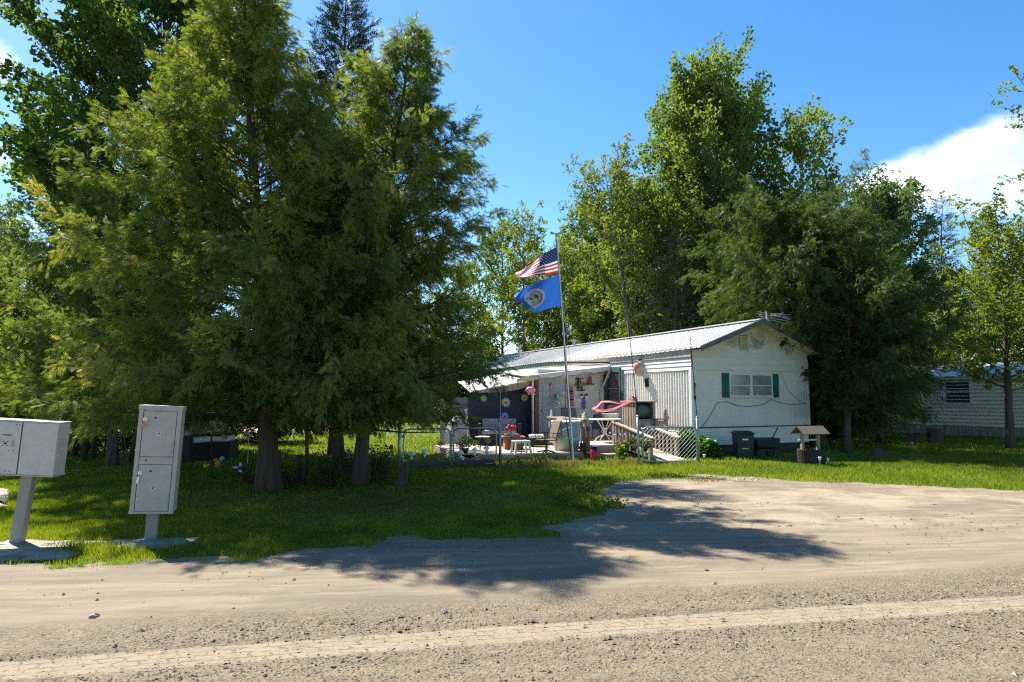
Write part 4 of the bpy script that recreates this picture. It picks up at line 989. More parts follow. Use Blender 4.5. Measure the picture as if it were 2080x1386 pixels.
# ---------------------------------------------------------------- fences and gates
def chain(m, A, B, z0, z1, s=.062, r_=.0021):
    """diamond mesh between ground points A and B"""
    A = Vector((A.x, A.y, 0)); B = Vector((B.x, B.y, 0)); L = (B - A).length; d = (B - A) / L; Hh = z1 - z0
    for sg in (1, -1):
        k = -Hh
        while k < L:
            xa, xb = k, k + Hh; za, zb = (z0, z1) if sg > 0 else (z1, z0)
            if xa < 0: f = -xa / Hh; xa = 0; za = za + (zb - za) * f
            if xb > L: f = (L - xa) / (xb - xa); xb = L; zb = za + (zb - za) * f
            m.tube([A + d * xa + Vector((0, 0, za)), A + d * xb + Vector((0, 0, zb))], r_, 3, False); k += s * 1.6
def gate(label, A, B, z0, z1, open_=0, corner=.12):
    t = thing('chain_link_gate', label, 'gate', (A + B) / 2, 'chain link gates'); L = (B - A).length; d = (B - A) / L
    pts = []
    for cx, cz, a0 in ((corner, z0 + corner, 180), (L - corner, z0 + corner, 270), (L - corner, z1 - corner, 0), (corner, z1 - corner, 90)):
        for k in range(5): a = R(a0 + k * 22.5); pts.append(A + d * (cx + corner * math.cos(a)) + Vector((0, 0, cz + corner * math.sin(a))))
    pts.append(pts[0]); m = MB(); m.tube(pts, .019, 8); m.build('frame', 'galv', t)
    m = MB(); chain(m, A + d * .03, B - d * .03, z0 + .03, z1 - .03); m.build('wire_mesh', 'galv', t)
    m = MB(); m.tube([A + Vector((-.05, 0, z1 - .16)), A + d * .03 + Vector((0, 0, z1 - .16))], .026, 6); m.build('hinge', 'galv', t)
    return t
fl = lambda px, py: G(px, py)
a, b = G(819, 951), G(914, 948); gate('left leaf of the low double gate, beside the gnarled stump', a, b, .06, .86)
a, b = G(921, 948), G(1008, 947); gate('right leaf of the low double gate, in front of the shed', a, b, .06, .86)
a, b = G(1306, 943), G(1416, 941); gate('wide low gate across the ramp, in front of the peonies', a, b, .05, .86)
def fpost(label, px, py, top, Y=None, r0=.033):
    p = G(px, py); m = MB(); q = W(px + (top[0]), top[1], p.y); m.tube([p, q], r0, 10); m.ball(q, r0 * 1.15, 6)
    tag(m.build('fence_post', 'galv', smooth=True), label, 'fence post', 'fence posts')
fpost('round steel post left of the low double gate', 811, 954, (0, 862)); fpost('round steel post at the right end of the double gate', 1016, 950, (0, 852))
fpost('round steel post left of the wide ramp gate', 1298, 946, (-3, 846), r0=.028); fpost('rusty steel post right of the wide ramp gate', 1419, 941, (-3, 848), r0=.03)
fpost('short steel post between the two gate leaves', 917, 950, (0, 882), r0=.02)
b = G(1016, 950); rod('thin_rod', 'thin grey rod rising from the post at the double gate', W(1016, 852, b.y), W(1017, 776, b.y), .009, 'galv')
b = G(1298, 946); rod('thin_rod', 'long thin black rod leaning over the ramp gate from its left post', W(1296, 846, b.y), W(1276, 655, b.y), .010, 'black_iron')
b = G(1419, 941); rod('thin_rod', 'long thin black rod beside the house number', W(1416, 852, b.y), W(1402, 684, b.y), .010, 'black_iron')
sc_f = thing('scroll_fence', 'low wire fence with scrolled iron tops left of the flagpole', 'fence', G(1090, 948))
A, B = G(1019, 949), G(1160, 944)
m = MB(); m.tube([A + Vector((0, 0, .66)), A.lerp(B, .5) + Vector((0, 0, .63)), B + Vector((0, 0, .66))], .009, 5); m.tube([A + Vector((0, 0, .05)), B + Vector((0, 0, .05))], .006, 4); m.build('rail', 'galv', sc_f)
for k in range(4):
    c = A.lerp(B, .28 + .17 * k); m = MB(); pts = []
    for j in range(26): aa = j / 25 * 4.6 * math.pi * .6; rr = .13 * (1 - j / 34); pts.append(c + Vector((rr * math.cos(aa) * (1 if k % 2 else -1), 0, .66 + rr * math.sin(aa) * .7)))
    m.tube(pts, .007, 4); m.tube([c + Vector((0, 0, 0)), c + Vector((0, 0, .66))], .005, 4); m.build('scroll', 'black_iron', sc_f)
m = MB(); a, b = G(822, 951) + Vector((0, .1, 0)), G(1006, 946) + Vector((0, .15, 0)); m.bar(a + Vector((0, -.12, .055)), b + Vector((0, -.18, .075)), .13, .15)
tag(m.build('timber_beam', 'wood_dark', bevel=.01), 'long dark timber lying in the grass under the double gate', 'beam')

# ---------------------------------------------------------------- low deck
DZ = .18
deck = thing('wooden_deck', 'low sunlit wooden deck with a cut off left corner', 'deck', G(1040, 930))
front = [G(882, 905, DZ), G(955, 931, DZ), G(975, 922, DZ), G(1186, 919, DZ)]
back = [T(-2.6, SS + .1, DZ), T(-4.9, SS + .1, DZ)]
poly = front + [T(-2.6, 1.4, DZ)] + back
def inpoly(x, y, pl):
    c = False; n = len(pl)
    for i in range(n):
        a, b = pl[i], pl[(i + 1) % n]
        if (a.y > y) != (b.y > y) and x < (b.x - a.x) * (y - a.y) / (b.y - a.y) + a.x: c = not c
    return c
m = MB(); bw = .14; th = R(4)
ux = Vector((math.cos(th), math.sin(th), 0)); uy = Vector((-math.sin(th), math.cos(th), 0)); cen = G(1040, 930)
for i in range(-5, 60):
    # each board runs along ux; clipped by sampling
    rowc = cen + uy * (i * bw); xs = [k * .05 for k in range(-90, 80)]; ins = [inpoly((rowc + ux * x).x, (rowc + ux * x).y, poly) for x in xs]
    k = 0
    while k < len(xs):
        if ins[k]:
            e = k
            while e + 1 < len(xs) and ins[e + 1]: e += 1
            if e - k > 3: m.bar(rowc + ux * xs[k] + Vector((0, 0, DZ - .015)), rowc + ux * xs[e] + Vector((0, 0, DZ - .015)), bw - .008, .03)
            k = e + 1
        else: k += 1
m.build('deck_boards', 'deck_wood', deck)
m = MB()
for a, b in zip(front[:-1], front[1:]): m.bar(a + Vector((0, .02, -.10)), b + Vector((0, .02, -.10)), .03, .14)
m.build('deck_fascia', 'wood_grey', deck)
# ---- upper deck, rails, ramp (in the frame of the home)
UZ = .30
ud = thing('raised_deck', 'raised weathered deck landing in front of the porch', 'deck', T(-1.8, 2.2, 0))
m = H()
for i in range(24): m.box((-1.45, .95 + i * .145, UZ - .015), (2.85, .137, .03))
m.build('deck_boards', 'deck_wood', ud)
m = H(); m.box((-2.3, .86, .17), (1.1, .04, .22)); m.box((-2.3, .5, .05), (1.15, .35, .10)); m.build('step', 'wood_grey', ud)
rail = thing('deck_railing', 'wooden railing with flat top board along the left of the raised deck', 'railing', T(-2.82, 1.7, 0))
m = H(); m.bar((-2.82, .8, .99), (-2.82, 3.0, .99), .14, .035); m.build('top_board', 'deck_wood', rail)
for s_ in (.88, 2.9): m = H(); m.box((-2.82, s_, .5), (.09, .09, .95)); m.build('rail_post', 'wood_grey', rail)
for i in range(9): m = H(); m.box((-2.82, 1.1 + i * .2, .62), (.04, .04, .70)); m.build('baluster', 'wood_grey', rail)
ramp = thing('wheelchair_ramp', 'weathered wooden ramp running down to the wide gate', 'ramp', T(-1.45, .2, 0))
m = H()
for i in range(13):
    f = i / 12; s_ = .82 - f * 1.95; m.box((-1.45, s_, .285 * (1 - f) + .012), (.80, .155, .028), rot=(R(8), 0, 0))
m.build('ramp_boards', 'deck_wood', ramp)
for q, nm in ((-1.86, 'near'), (-1.06, 'far')):
    s0, s1 = .95, -.66
    m = H(); m.bar((q, s0 + .06, .90), (q, s1 - .12, .56), .13, .035, up=(0, 0, 1)); m.build('handrail', 'deck_wood', ramp, label='sloping flat handrail on the ' + ('left' if nm == 'near' else 'right'))
    m = H(); m.bar((q, s0, .82), (q, s1, .48), .04, .08); m.bar((q, s0, .32), (q, s1, .10), .04, .08); m.build('side_rail', 'wood_grey', ramp)
    for s_, z_ in ((s0 + .02, .96), (s1 - .02, .58)): m = H(); m.box((q, s_, z_ / 2), (.09, .09, z_)); m.build('ramp_post', 'wood_grey', ramp)
    for i in range(9):
        f = (i + .7) / 9.6; s_ = s0 + (s1 - s0) * f; zt = .82 - .34 * f; zb = .30 - .22 * f
        m = H(); m.box((q - .035, s_, (zt + zb) / 2), (.035, .05, zt - zb)); m.build('baluster', 'wood_grey', ramp)
# cabinet with the hose reel
cb = thing('hose_reel_cabinet', 'tall plank cabinet holding a dark hose reel', 'cabinet', T(-1.0, 1.1, UZ))
m = H(); m.box((-1.29, 1.12, .87), (.03, .66, 1.14)); m.box((-.68, 1.12, .87), (.03, .66, 1.14)); m.box((-.985, 1.44, .87), (.6, .03, 1.14)); m.build('side_panel', 'wood_grey', cb)
m = H(); 
for i in range(5): m.box((-1.307, .86 + i * .13, .87), (.006, .012, 1.14))
m.build('plank_gap', 'wood_dark', cb)
m = H(); m.box((-.985, 1.10, 1.455), (.72, .74, .035)); m.build('top', 'deck_wood', cb)
m = H(); m.box((-.985, 1.1, .95), (.58, .6, .03)); m.box((-.985, .80, .62), (.58, .03, .62)); m.box((-.70, .79, 1.2), (.07, .03, .5)); m.build('shelf', 'wood_grey', cb)
m = H(); m.tube([(-1.22, 1.05, 1.19), (-.76, 1.05, 1.19)], .20, 20); m.build('hose_reel', 'mesh_grey', cb, smooth=True)
m = H(); m.box((-1.18, 1.0, 1.50), (.13, .1, .06)); m.ball((-1.17, .98, 1.56), .05, 6); m.ball((-1.2, 1.02, 1.58), .04, 6); tag(m.build('pot_figure', 'copper'), 'small reddish brown figure on top of the plank cabinet', 'ornament')
bx = thing('wooden_planter_rail', 'grey wooden rail box right of the cabinet', 'planter', T(-.5, .75, UZ))
m = H(); m.bar((-.72, .72, .97), (-.30, .72, .97), .16, .035); m.bar((-.72, .70, .87), (-.30, .70, .87), .03, .11); m.build('top_board', 'wood_grey', bx)
for q in (-.68, -.34): m = H(); m.box((q, .73, .6), (.08, .08, .72)); m.build('rail_post', 'wood_grey', bx)
m = H(); m.lathe((-.36, .72, .99), [(.06, 0), (.05, .05), (.065, .10), (.04, .17), (.05, .22), (.02, .27)], 10); m.ball((-.30, .7, 1.02), .04, 6)
tag(m.build('stone_figure', 'stone_pale', smooth=True), 'small weathered stone figure at the end of the wooden rail', 'figurine')

# ---------------------------------------------------------------- furniture
def loveseat():
    Y = 20.2; a = XY(978, Y, DZ); b = XY(1050, Y, DZ); c = (a + b) / 2; w = (b - a).length + .12
    t = thing('loveseat', 'black wicker loveseat with two grey back cushions on the low deck', 'loveseat', c); X = AT(c, R(2))
    m = MB(X); m.box((0, .05, .17), (w, .62, .30)); m.box((0, .36, .42), (w, .08, .55)); m.build('frame', 'wicker', t)
    for s_ in (-1, 1):
        m = MB(X); m.box((s_ * w / 2, .03, .32), (.09, .66, .6)); m.build('arm', 'wicker', t)
        m = MB(X); m.box((s_ * w / 4 * .93, .27, .50), (w / 2 - .09, .14, .52), rot=(R(-8), 0, 0)); m.build('back_cushion', 'cushion_grey', t, bevel=.05)
        m = MB(X); m.box((s_ * w / 4 * .93, -.02, .37), (w / 2 - .08, .5, .11)); m.build('seat_cushion', 'cushion_grey', t, bevel=.04)
loveseat()
def fire_table():
    c = XY(1042, 18.6, DZ); t = thing('fire_pit_table', 'square terracotta brown fire pit table with rocks', 'table', c); X = AT(c, R(8))
    m = MB(X); m.box((0, 0, .15), (.50, .5, .30), taper=.96); m.build('base', 'terracotta', t, bevel=.01)
    m = MB(X); m.box((0, 0, .32), (.62, .62, .05)); m.build('table_top', 'terracotta', t, bevel=.01)
    m = MB(X); r = random.Random(3)
    for i in range(14): m.ball((r.uniform(-.2, .2), r.uniform(-.2, .2), .37), r.uniform(.03, .05), 5)
    m.build('rock_fill', 'copper', t)
fire_table()
def stool():
    c = XY(1058, 17.0, DZ); t = thing('plastic_stool', 'white plastic stool on the front of the low deck', 'stool', c); X = AT(c, R(20))
    m = MB(X); m.box((0, 0, .315), (.40, .32, .03)); m.box((0, 0, .285), (.36, .28, .04)); m.build('seat', 'white_plastic', t, bevel=.012)
    for x in (-1, 1):
        for y in (-1, 1): m = MB(X); m.bar((x * .21, y * .16, 0), (x * .165, y * .125, .30), .045, .035); m.build('leg', 'white_plastic', t)
stool()
def watering_can():
    c = XY(1039, 18.0, .56); t = thing('watering_can', 'grey watering can filled with red flowers', 'watering can', c)
    m = MB(AT(c)); m.lathe((0, 0, 0), [(.075, 0), (.07, .15), (.075, .16)], 12); m.build('can', 'galv', t)
    m = MB(AT(c)); m.tube([(-.06, 0, .03), (-.15, 0, .1), (-.2, 0, .2)], .014, 6); m.build('spout', 'galv', t)
    m = MB(AT(c)); r = random.Random(5)
    for i in range(12): m.ball((r.uniform(-.12, .12), r.uniform(-.08, .08), .21 + r.uniform(-.03, .05)), r.uniform(.03, .05), 5)
    m.build('red_flowers', 'red', t)
c = XY(1039, 18.0, DZ); m = MB(AT(c)); m.lathe((0, 0, .35), [(.22, 0), (.22, .02)], 16)
for k in range(3): a = k * 2.1; m.tube([(0.05 * math.cos(a), .05 * math.sin(a), .36), (.2 * math.cos(a), .2 * math.sin(a), 0)], .008, 5)
tag(m.build('side_table', 'black_iron'), 'small round black table under the watering can', 'table'); watering_can()
def sling_chair(c, rz, label, m1, k=1.0):
    t = thing('patio_chair', label, 'chair', c, 'patio chairs'); X = AT(c, rz) @ Matrix.Scale(k, 4)   # faces local -y
    m = MB(X); m.add([(-.23, .20, .40), (.23, .20, .40), (.23, .40, 1.0), (-.23, .40, 1.0), (.23, .46, 1.03), (-.23, .46, 1.03)], [(0, 1, 2, 3), (3, 2, 4, 5)]); m.build('backrest', m1, t, solid=.02)
    m = MB(X); m.add([(-.23, -.25, .42), (.23, -.25, .42), (.23, .20, .39), (-.23, .20, .39)], [(0, 1, 2, 3)]); m.build('seat', m1, t, solid=.02)
    for s_ in (-1, 1):
        m = MB(X); m.tube([(s_ * .25, -.28, .41), (s_ * .25, .2, .39), (s_ * .25, .42, 1.02)], .014, 6); m.build('side_frame', 'black_iron', t)
        m = MB(X); m.tube([(s_ * .27, .27, .62), (s_ * .28, -.05, .64), (s_ * .28, -.25, .62), (s_ * .26, -.24, .42)], .013, 6); m.build('arm', 'black_iron', t)
    return t, X
t, X = sling_chair(XY(1110, 17.4, DZ), R(-62), 'brown sling swivel rocker on the low deck, turned to the left', 'sling_tan', .78)
m = MB(X); m.tube([(0, 0, .05), (0, 0, .38)], .035, 8)
for k in range(4): a = k * math.pi / 2 + .6; m.tube([(0, 0, .08), (.3 * math.cos(a), .3 * math.sin(a), .02)], .025, 5)
m.build('swivel_base', 'black_iron', t)
t, X = sling_chair(T(-2.1, 2.9, UZ), R(12), 'dark grey mesh high back chair behind the round table', 'mesh_grey', .92)
for x in (-1, 1):
    for y in (-1, 1): m = MB(X); m.tube([(x * .24, y * .22, .42), (x * .26, y * .26, 0)], .012, 6); m.build('leg', 'black_iron', t)
t, X = sling_chair(T(-1.1, 3.2, UZ), R(-25), 'dark mesh chair between round table and window', 'mesh_grey', .72)
for x in (-1, 1):
    for y in (-1, 1): m = MB(X); m.tube([(x * .24, y * .22, .42), (x * .26, y * .26, 0)], .012, 6); m.build('leg', 'black_iron', t)
def round_table():
    c = T(-1.62, 1.85, UZ); t = thing('patio_table', 'round white patio table with bent legs on the raised deck', 'table', c); X = AT(c, .3)
    m = MB(X); m.lathe((0, 0, .63), [(.44, 0), (.47, .012), (.46, .03)], 28); m.build('table_top', 'white_plastic', t)
    for k in range(4):
        a = k * math.pi / 2; ca, sa = math.cos(a), math.sin(a)
        m = MB(X); m.tube([(.24 * ca, .24 * sa, .63), (.04 * ca, .04 * sa, .32), (.05 * ca, .05 * sa, .22), (.26 * ca, .26 * sa, .12), (.34 * ca, .34 * sa, 0)], .014, 6); m.build('leg', 'white_plastic', t)
round_table()
c = T(-1.0, 2.55, UZ); g = thing('charcoal_grill', 'dark grill stand under the green bowl', 'grill', c); m = MB(AT(c)); m.lathe((0, 0, .45), [(.08, 0), (.2, .06), (.24, .15)], 14); m.build('kettle', 'black_iron', g)
for k in range(3): m = MB(AT(c)); a = k * 2.1; m.tube([(.1 * math.cos(a), .1 * math.sin(a), .5), (.24 * math.cos(a), .24 * math.sin(a), 0)], .014, 6); m.build('leg', 'black_iron', g)
m = MB(AT(c + Vector((0, 0, .61)))); m.lathe((0, 0, 0), [(.13, 0), (.22, .05), (.26, .16), (.27, .17), (.25, .165), (.21, .07), (.1, .03)], 20); tag(m.build('bowl', 'bowl_green', smooth=True), 'wide pale green bowl standing left of the plank cabinet', 'bowl')
# big grey tub, lounge cushion, rail towel
c = XY(1150, 18.1, DZ); tb = thing('plastic_tub', 'large pale grey plastic tub behind the black iron rod', 'tub', c)
m = MB(AT(c)); m.lathe((0, 0, 0), [(.34, 0), (.40, .3), (.43, .74)], 24, .9); m.build('tub_body', 'tub_grey', tb, smooth=True); m = MB(AT(c)); m.lathe((0, 0, .74), [(.44, 0), (.45, .02), (.43, .04)], 24, .9); m.build('lid', 'white_plastic', tb)
m = H(); m.add([(-2.90, 1.95, .80), (-2.90, 2.35, .76), (-2.89, 2.38, 1.012), (-2.89, 1.98, 1.012), (-2.75, 1.98, 1.014), (-2.75, 2.38, 1.014), (-2.74, 2.35, .9), (-2.74, 1.98, .9)], [(0, 1, 2, 3), (3, 2, 5, 4), (4, 5, 6, 7)])
tag(m.build('towel', 'cloth_white', solid=.01), 'white towel hanging over the deck railing', 'towel')
m = MB(AT(T(-2.82, .95, 1.01))); m.lathe((0, 0, 0), [(.035, 0), (.05, .05), (.035, .1), (.015, .12)], 10); m.ball((.02, 0, .15), .022, 6); m.prism([(-.02, .06), (-.09, .15), (-.03, .12)], (0, -.01, 0), (1, 0, 0), (0, 0, 1), .02)
tag(m.build('rooster_figure', 'white_plastic'), 'little white rooster figure on the right end of the deck railing', 'figurine')
m = MB(AT(T(-2.82, 2.85, 1.01))); m.cyl((0, 0, 0), .045, .02); m.cyl((0, 0, .02), .028, .13); m.ball((0, 0, .17), .02, 6)
tag(m.build('candle', 'white_plastic'), 'white candle on the left end of the deck railing', 'candle')
c = XY(1090, 19.5, DZ); ot = thing('lounge_chair', 'low black lounge frame with a white seat cushion between stool and rocker', 'chair', c); X = AT(c, R(5))
m = MB(X); m.box((0, 0, .14), (.42, .42, .2)); m.build('frame', 'black_iron', ot); m = MB(X); m.box((0, 0, .29), (.42, .42, .09)); m.build('cushion', 'cushion_white', ot, bevel=.04)
c = XY(980, 17.8, DZ); wt = thing('side_table', 'small white oval table behind the right gate leaf', 'table', c)
m = MB(AT(c)); m.lathe((0, 0, .36), [(.19, 0), (.2, .01), (.19, .025)], 18); m.build('table_top', 'white_plastic', wt)
for k in range(3): m = MB(AT(c)); a = k * 2.1; m.tube([(.05 * math.cos(a), .05 * math.sin(a), .36), (.13 * math.cos(a), .13 * math.sin(a), 0)], .010, 5); m.build('leg', 'black_iron', wt)
# grey cover in the shed corner, pale post
c = XY(930, 21, DZ); m = MB(AT(c)); m.lathe((0, 0, 0), [(.42, 0), (.40, .35), (.30, .62), (.14, .78), (.05, .82)], 9); tag(m.build('grill_cover', 'tub_grey'), 'grey conical cover standing at the left end of the shed', 'cover')
c = XY(899, 20.2, 0); m = MB(AT(c)); m.box((0, 0, .75), (.13, .13, 1.5)); tag(m.build('pale_post', 'bark_pale'), 'pale blotchy post left of the covered grill', 'post')
c = XY(950, 20.6, 0); m = MB(AT(c)); m.box((0, 0, .62), (.07, .07, 1.2), rot=(0, R(-5), 0)); tag(m.build('pale_post', 'white_paint'), 'plain white post right of the covered grill', 'post')
# potted plants on the deck edge
def potted(label, c, h, w, fm, fl_m, seed, pot=True):
    r = np.random.default_rng(seed); t = thing('potted_plant', label, 'plant', c)
    m = MB(AT(c)); m.lathe((0, 0, 0), [(.06, 0), (.085, .11), (.09, .12)], 12); m.build('pot', 'black_iron', t)
    n = 160; P = np.array(c) + np.array([0, 0, .12 + h * .5]) + r.normal(0, 1, (n, 3)) * np.array([w * .4, w * .4, h * .3])
    np_mesh('foliage', place_template(LEAF1, P, unit(r.normal(0, 1, (n, 3))), unit(r.normal(0, 1, (n, 3))), r.uniform(.05, .09, n)), 3, fm, t, tint=np.repeat(r.uniform(.2, 1, n), 2), origin=tuple(WL[t.name]))
    m = MB()
    for k in range(9): p = np.array(c) + np.array([0, -.03, .14 + h * .6]) + r.normal(0, 1, 3) * np.array([w * .4, w * .3, h * .28]); m.ball(tuple(p), .026, 5)
    m.build('blossoms', fl_m, t)
potted('pot of yellow green flowers behind the right gate leaf', XY(945, 17.2, DZ), .26, .34, 'peony', 'yellow', 3)
potted('pot of pink flowers at the left rail of the ramp', XY(1262, 17.0, .15), .2, .2, 'bush', 'flower_pink', 4); potted('pot of faded pink flowers on the ramp gate post', XY(1287, 16.7, .28), .16, .2, 'bush', 'flower_pink', 5)
potted('hanging pot of pink flowers right of the ramp gate post', XY(1309, 16.5, .28), .16, .24, 'bush', 'flower_pink', 6); potted('pot of tiny yellow flowers at the deck step', XY(1262, 16.6, .0), .3, .16, 'peony', 'yellow', 7)
# peonies in front of the skirt
def peony(label, c, h, w, seed, n=1100):
    r = np.random.default_rng(seed); t = thing('peony_bush', label, 'plant', (c.x, c.y, 0), 'peonies by the ramp'); d = r.normal(0, 1, (n, 3)); d = unit(d) * (r.uniform(0, 1, (n, 1)) ** .4); d[:, 2] = np.abs(d[:, 2])
    P = np.array([c.x, c.y, .05]) + d * np.array([w, w * .7, h]); U = unit(d + r.normal(0, .5, (n, 3)) + np.array([0, 0, .3]))
    np_mesh('foliage', place_template(LEAF1, P, U, unit(r.normal(0, .5, (n, 3)) + np.array([0, 0, 1.0])), r.uniform(.07, .13, n)), 3, 'peony', t, tint=np.repeat(np.clip(r.normal(.5, .25, n), 0, 1), 2), origin=tuple(WL[t.name]))
    m = MB()
    for k in range(14): m.tube([(c.x, c.y, 0), tuple(P[k * 7])], .005, 4, False)
    m.build('stem', 'bush', t)
    m = MB()
    for k in range(6): q = P[np.argsort(-P[:, 2])[r.integers(0, 140)]]; m.ball((q[0], q[1] - .03, q[2] + .04), .045, 6, .8)
    m.build('blossoms', 'flower_white', t)
for i, (q, s_, h, w, lb) in enumerate(((-.62, -.35, .52, .30, 'bright green peony bush just right of the ramp'), (-.35, -.1, .62, .34, 'peony bush behind the ramp end post'), (.0, -.42, .46, .26, 'peony bush with pale flowers at the corner of the home'), (-.75, .25, .45, .3, 'low peony bush beside the upper ramp'), (-.15, -.85, .42, .25, 'peony bush right behind the wide gate'))): peony(lb, T(q, s_), h, w, 300 + i)
# milk can, lanterns, butterfly, stakes
c = XY(1206, 17.0, 0.08); mc = thing('milk_can', 'small red and navy milk can by the deck step', 'milk can', c)
m = MB(AT(c)); m.lathe((0, 0, 0), [(.085, 0), (.085, .17), (.075, .19)], 14); m.build('lower_can', 'red', mc, smooth=False); m = MB(AT(c)); m.lathe((0, 0, .19), [(.076, 0), (.07, .05), (.08, .06), (.08, .09)], 14); m.build('upper_can', 'flag_navy', mc)
c = XY(1193, 17.6, 0); lt = thing('lantern_post', 'wooden corner post with a tall red glass lantern in front of the raised deck', 'lantern', c)
m = MB(AT(c)); m.box((0, 0, .42), (.09, .09, .84)); m.box((-.12, 0, .2), (.14, .12, .40)); m.build('post', 'wood_dark', lt); m = MB(AT(c)); m.lathe((.0, -.1, .2), [(.045, 0), (.055, .1), (.05, .35), (.04, .5)], 10); m.build('red_glass', 'copper', lt)
m = MB(AT(c)); m.cyl((0, -.1, .16), .06, .04); m.build('lantern_base', 'gold', lt)
c = W(1160, 893, 16.6); bf = thing('dragonfly_ornament', 'flat blue and green winged ornament between the two poles', 'garden ornament', c)
m = MB(AT(c)); m.prism([(0, 0), (.22, .06), (.27, .03), (.12, -.03)], (0, 0, 0), (1, 0, 0), (0, 0, 1), .01); m.build('blue_wing', 'sky_blue', bf)
m = MB(AT(c)); m.prism([(0, 0), (0, .05), (-.16, .04), (-.18, -.01), (-.08, -.08), (-.02, -.06)], (0, 0, 0), (1, 0, 0), (0, 0, 1), .01); m.build('green_wing', 'lime', bf); m = MB(); m.tube([c, G(1160, 938)], .005, 4); m.build('stake', 'black_iron', bf)
c = W(1150, 876, 16.5); wc = thing('wind_chime', 'silver wind chime hanging left of the flagpole', 'wind chime', c); m = MB(AT(c)); m.tube([(-.1, 0, .03), (.09, 0, .09)], .007, 4); m.build('hanger', 'galv', wc)
for k in range(5): m = MB(AT(c)); m.tube([(-.08 + k * .04, 0, .03), (-.08 + k * .04, 0, -.2 - .05 * (k % 2))], .009, 5); m.build('pipe', 'aluminium', wc)
def daisy(label, c, r1, mats, n=14, tilt=0.0, stake=None, X=None, name='metal_flower', group='metal flowers on the navy shed wall', cat='wall flower'):
    t = thing(name, label, cat, c, group); X = X or AT(c, HA)
    m = MB(X)
    for k in range(n):
        a = 2 * math.pi * k / n; ca, sa = math.cos(a), math.sin(a); w = 1.7 / n
        pts = [(r1 * .2, -.3 * w * r1), (r1 * .65, -w * r1), (r1 * .98, -.15 * r1 * w), (r1 * .98, .15 * r1 * w), (r1 * .65, w * r1), (r1 * .2, .3 * w * r1)]
        m.prism([(x * ca - y * sa, x * sa + y * ca) for x, y in pts], (0, -.01 - .004 * (k % 2), 0), (1, 0, 0), (0, 0, 1), .004)
    m.build('petals', mats[0], t)
    if len(mats) > 2:
        m = MB(X)
        for k in range(n):
            a = 2 * math.pi * (k + .5) / n; ca, sa = math.cos(a), math.sin(a); w = 1.5 / n; r2 = r1 * .6
            m.prism([(x * ca - y * sa, x * sa + y * ca) for x, y in ((r2 * .2, -.3 * w * r2), (r2 * .7, -w * r2), (r2, 0), (r2 * .7, w * r2), (r2 * .2, .3 * w * r2))], (0, -.022, 0), (1, 0, 0), (0, 0, 1), .004)
        m.build('inner_petals', mats[2], t)
    m = MB(X); m.ball((0, -.03, 0), r1 * .18, 6); m.build('flower_centre', mats[1], t)
    if stake: m = MB(); m.tube([Vector(c) + Vector((0, 0, -r1 * .5)), stake], .006, 4); m.build('stake', 'galv', t)
def onwall(px, py, s_=SS - .05):
    # point on the shed's front wall plane seen at this pixel
    lo, hi = 15.0, 30.0
    for _ in range(40):
        mid = (lo + hi) / 2
        if Tinv(W(px, py, mid)).y < s_: lo = mid
        else: hi = mid
    return W(px, py, (lo + hi) / 2)
daisy('teal metal flower with an orange middle, leftmost on the navy wall', onwall(982, 810), .135, ('teal', 'copper', 'yellow'), 14)
daisy('large cream metal flower in the middle of the navy wall', onwall(1027, 818), .165, ('daisy_cream', 'brown'), 16)
daisy('pale green metal flower on the right of the navy wall', onwall(1065, 808), .13, ('daisy_green', 'brown'), 14)
daisy('lavender metal flower low on the navy wall', onwall(1025, 846), .135, ('lavender', 'blue'), 12)
Yg = 15.75
for px, py, r_, mt, ct, lb in ((936, 908, .075, 'purple', 'brown', 'purple stake flower, leftmost behind the right gate leaf'), (966, 900, .075, 'yellow', 'copper', 'yellow stake flower in the middle of the right gate leaf'), (991, 896, .075, 'orange', 'brown', 'orange stake flower at the right of the gate leaf'), (1290, 904, .06, 'flower_pink', 'red', 'pink stake flower left of the ramp gate post'), (894, 902, .07, 'copper', 'brown', 'brown stake flower left of the deck corner')):
    daisy(lb, W(px, py, Yg), r_, (mt, ct), 9, stake=G(px, 943), X=AT(W(px, py, Yg)), name='stake_flower', group='flower stakes at the gates', cat='garden stake')
def mushroom(label, px, py):
    c = W(px, py, 15.6); t = thing('solar_mushroom', label, 'garden light', c, 'pale mushroom lights at the gates'); m = MB(AT(c)); m.lathe((0, 0, 0), [(.075, 0), (.06, .04), (.03, .08), (.005, .09)], 10); m.build('cap', 'bulb', t)
    m = MB(AT(c)); m.lathe((0, 0, -.1), [(.02, 0), (.035, .03), (.02, .1)], 8); m.build('stem', 'bulb', t); m = MB(); m.tube([c + Vector((0, 0, -.1)), G(px, 946)], .004, 4); m.build('stake', 'galv', t)
for px, py, lb in ((836, 925, 'pale mushroom light right of the left gate post'), (863, 919, 'pale mushroom light in the middle of the left gate leaf'), (936, 922, 'pale mushroom light under the purple stake flower'), (964, 917, 'pale mushroom light under the yellow stake flower'), (988, 913, 'pale mushroom light under the orange stake flower')): mushroom(lb, px, py)
c = W(795, 909, 15.6); tu = thing('tulip_stake', 'orange tulip on a stake left of the double gate', 'garden stake', c); m = MB(AT(c)); m.lathe((0, 0, -.06), [(.01, 0), (.04, .04), (.045, .08), (.03, .12)], 8); m.build('tulip', 'copper', tu); m = MB(); m.tube([c, G(794, 950)], .007, 5); m.build('stake', 'wood_grey', tu)
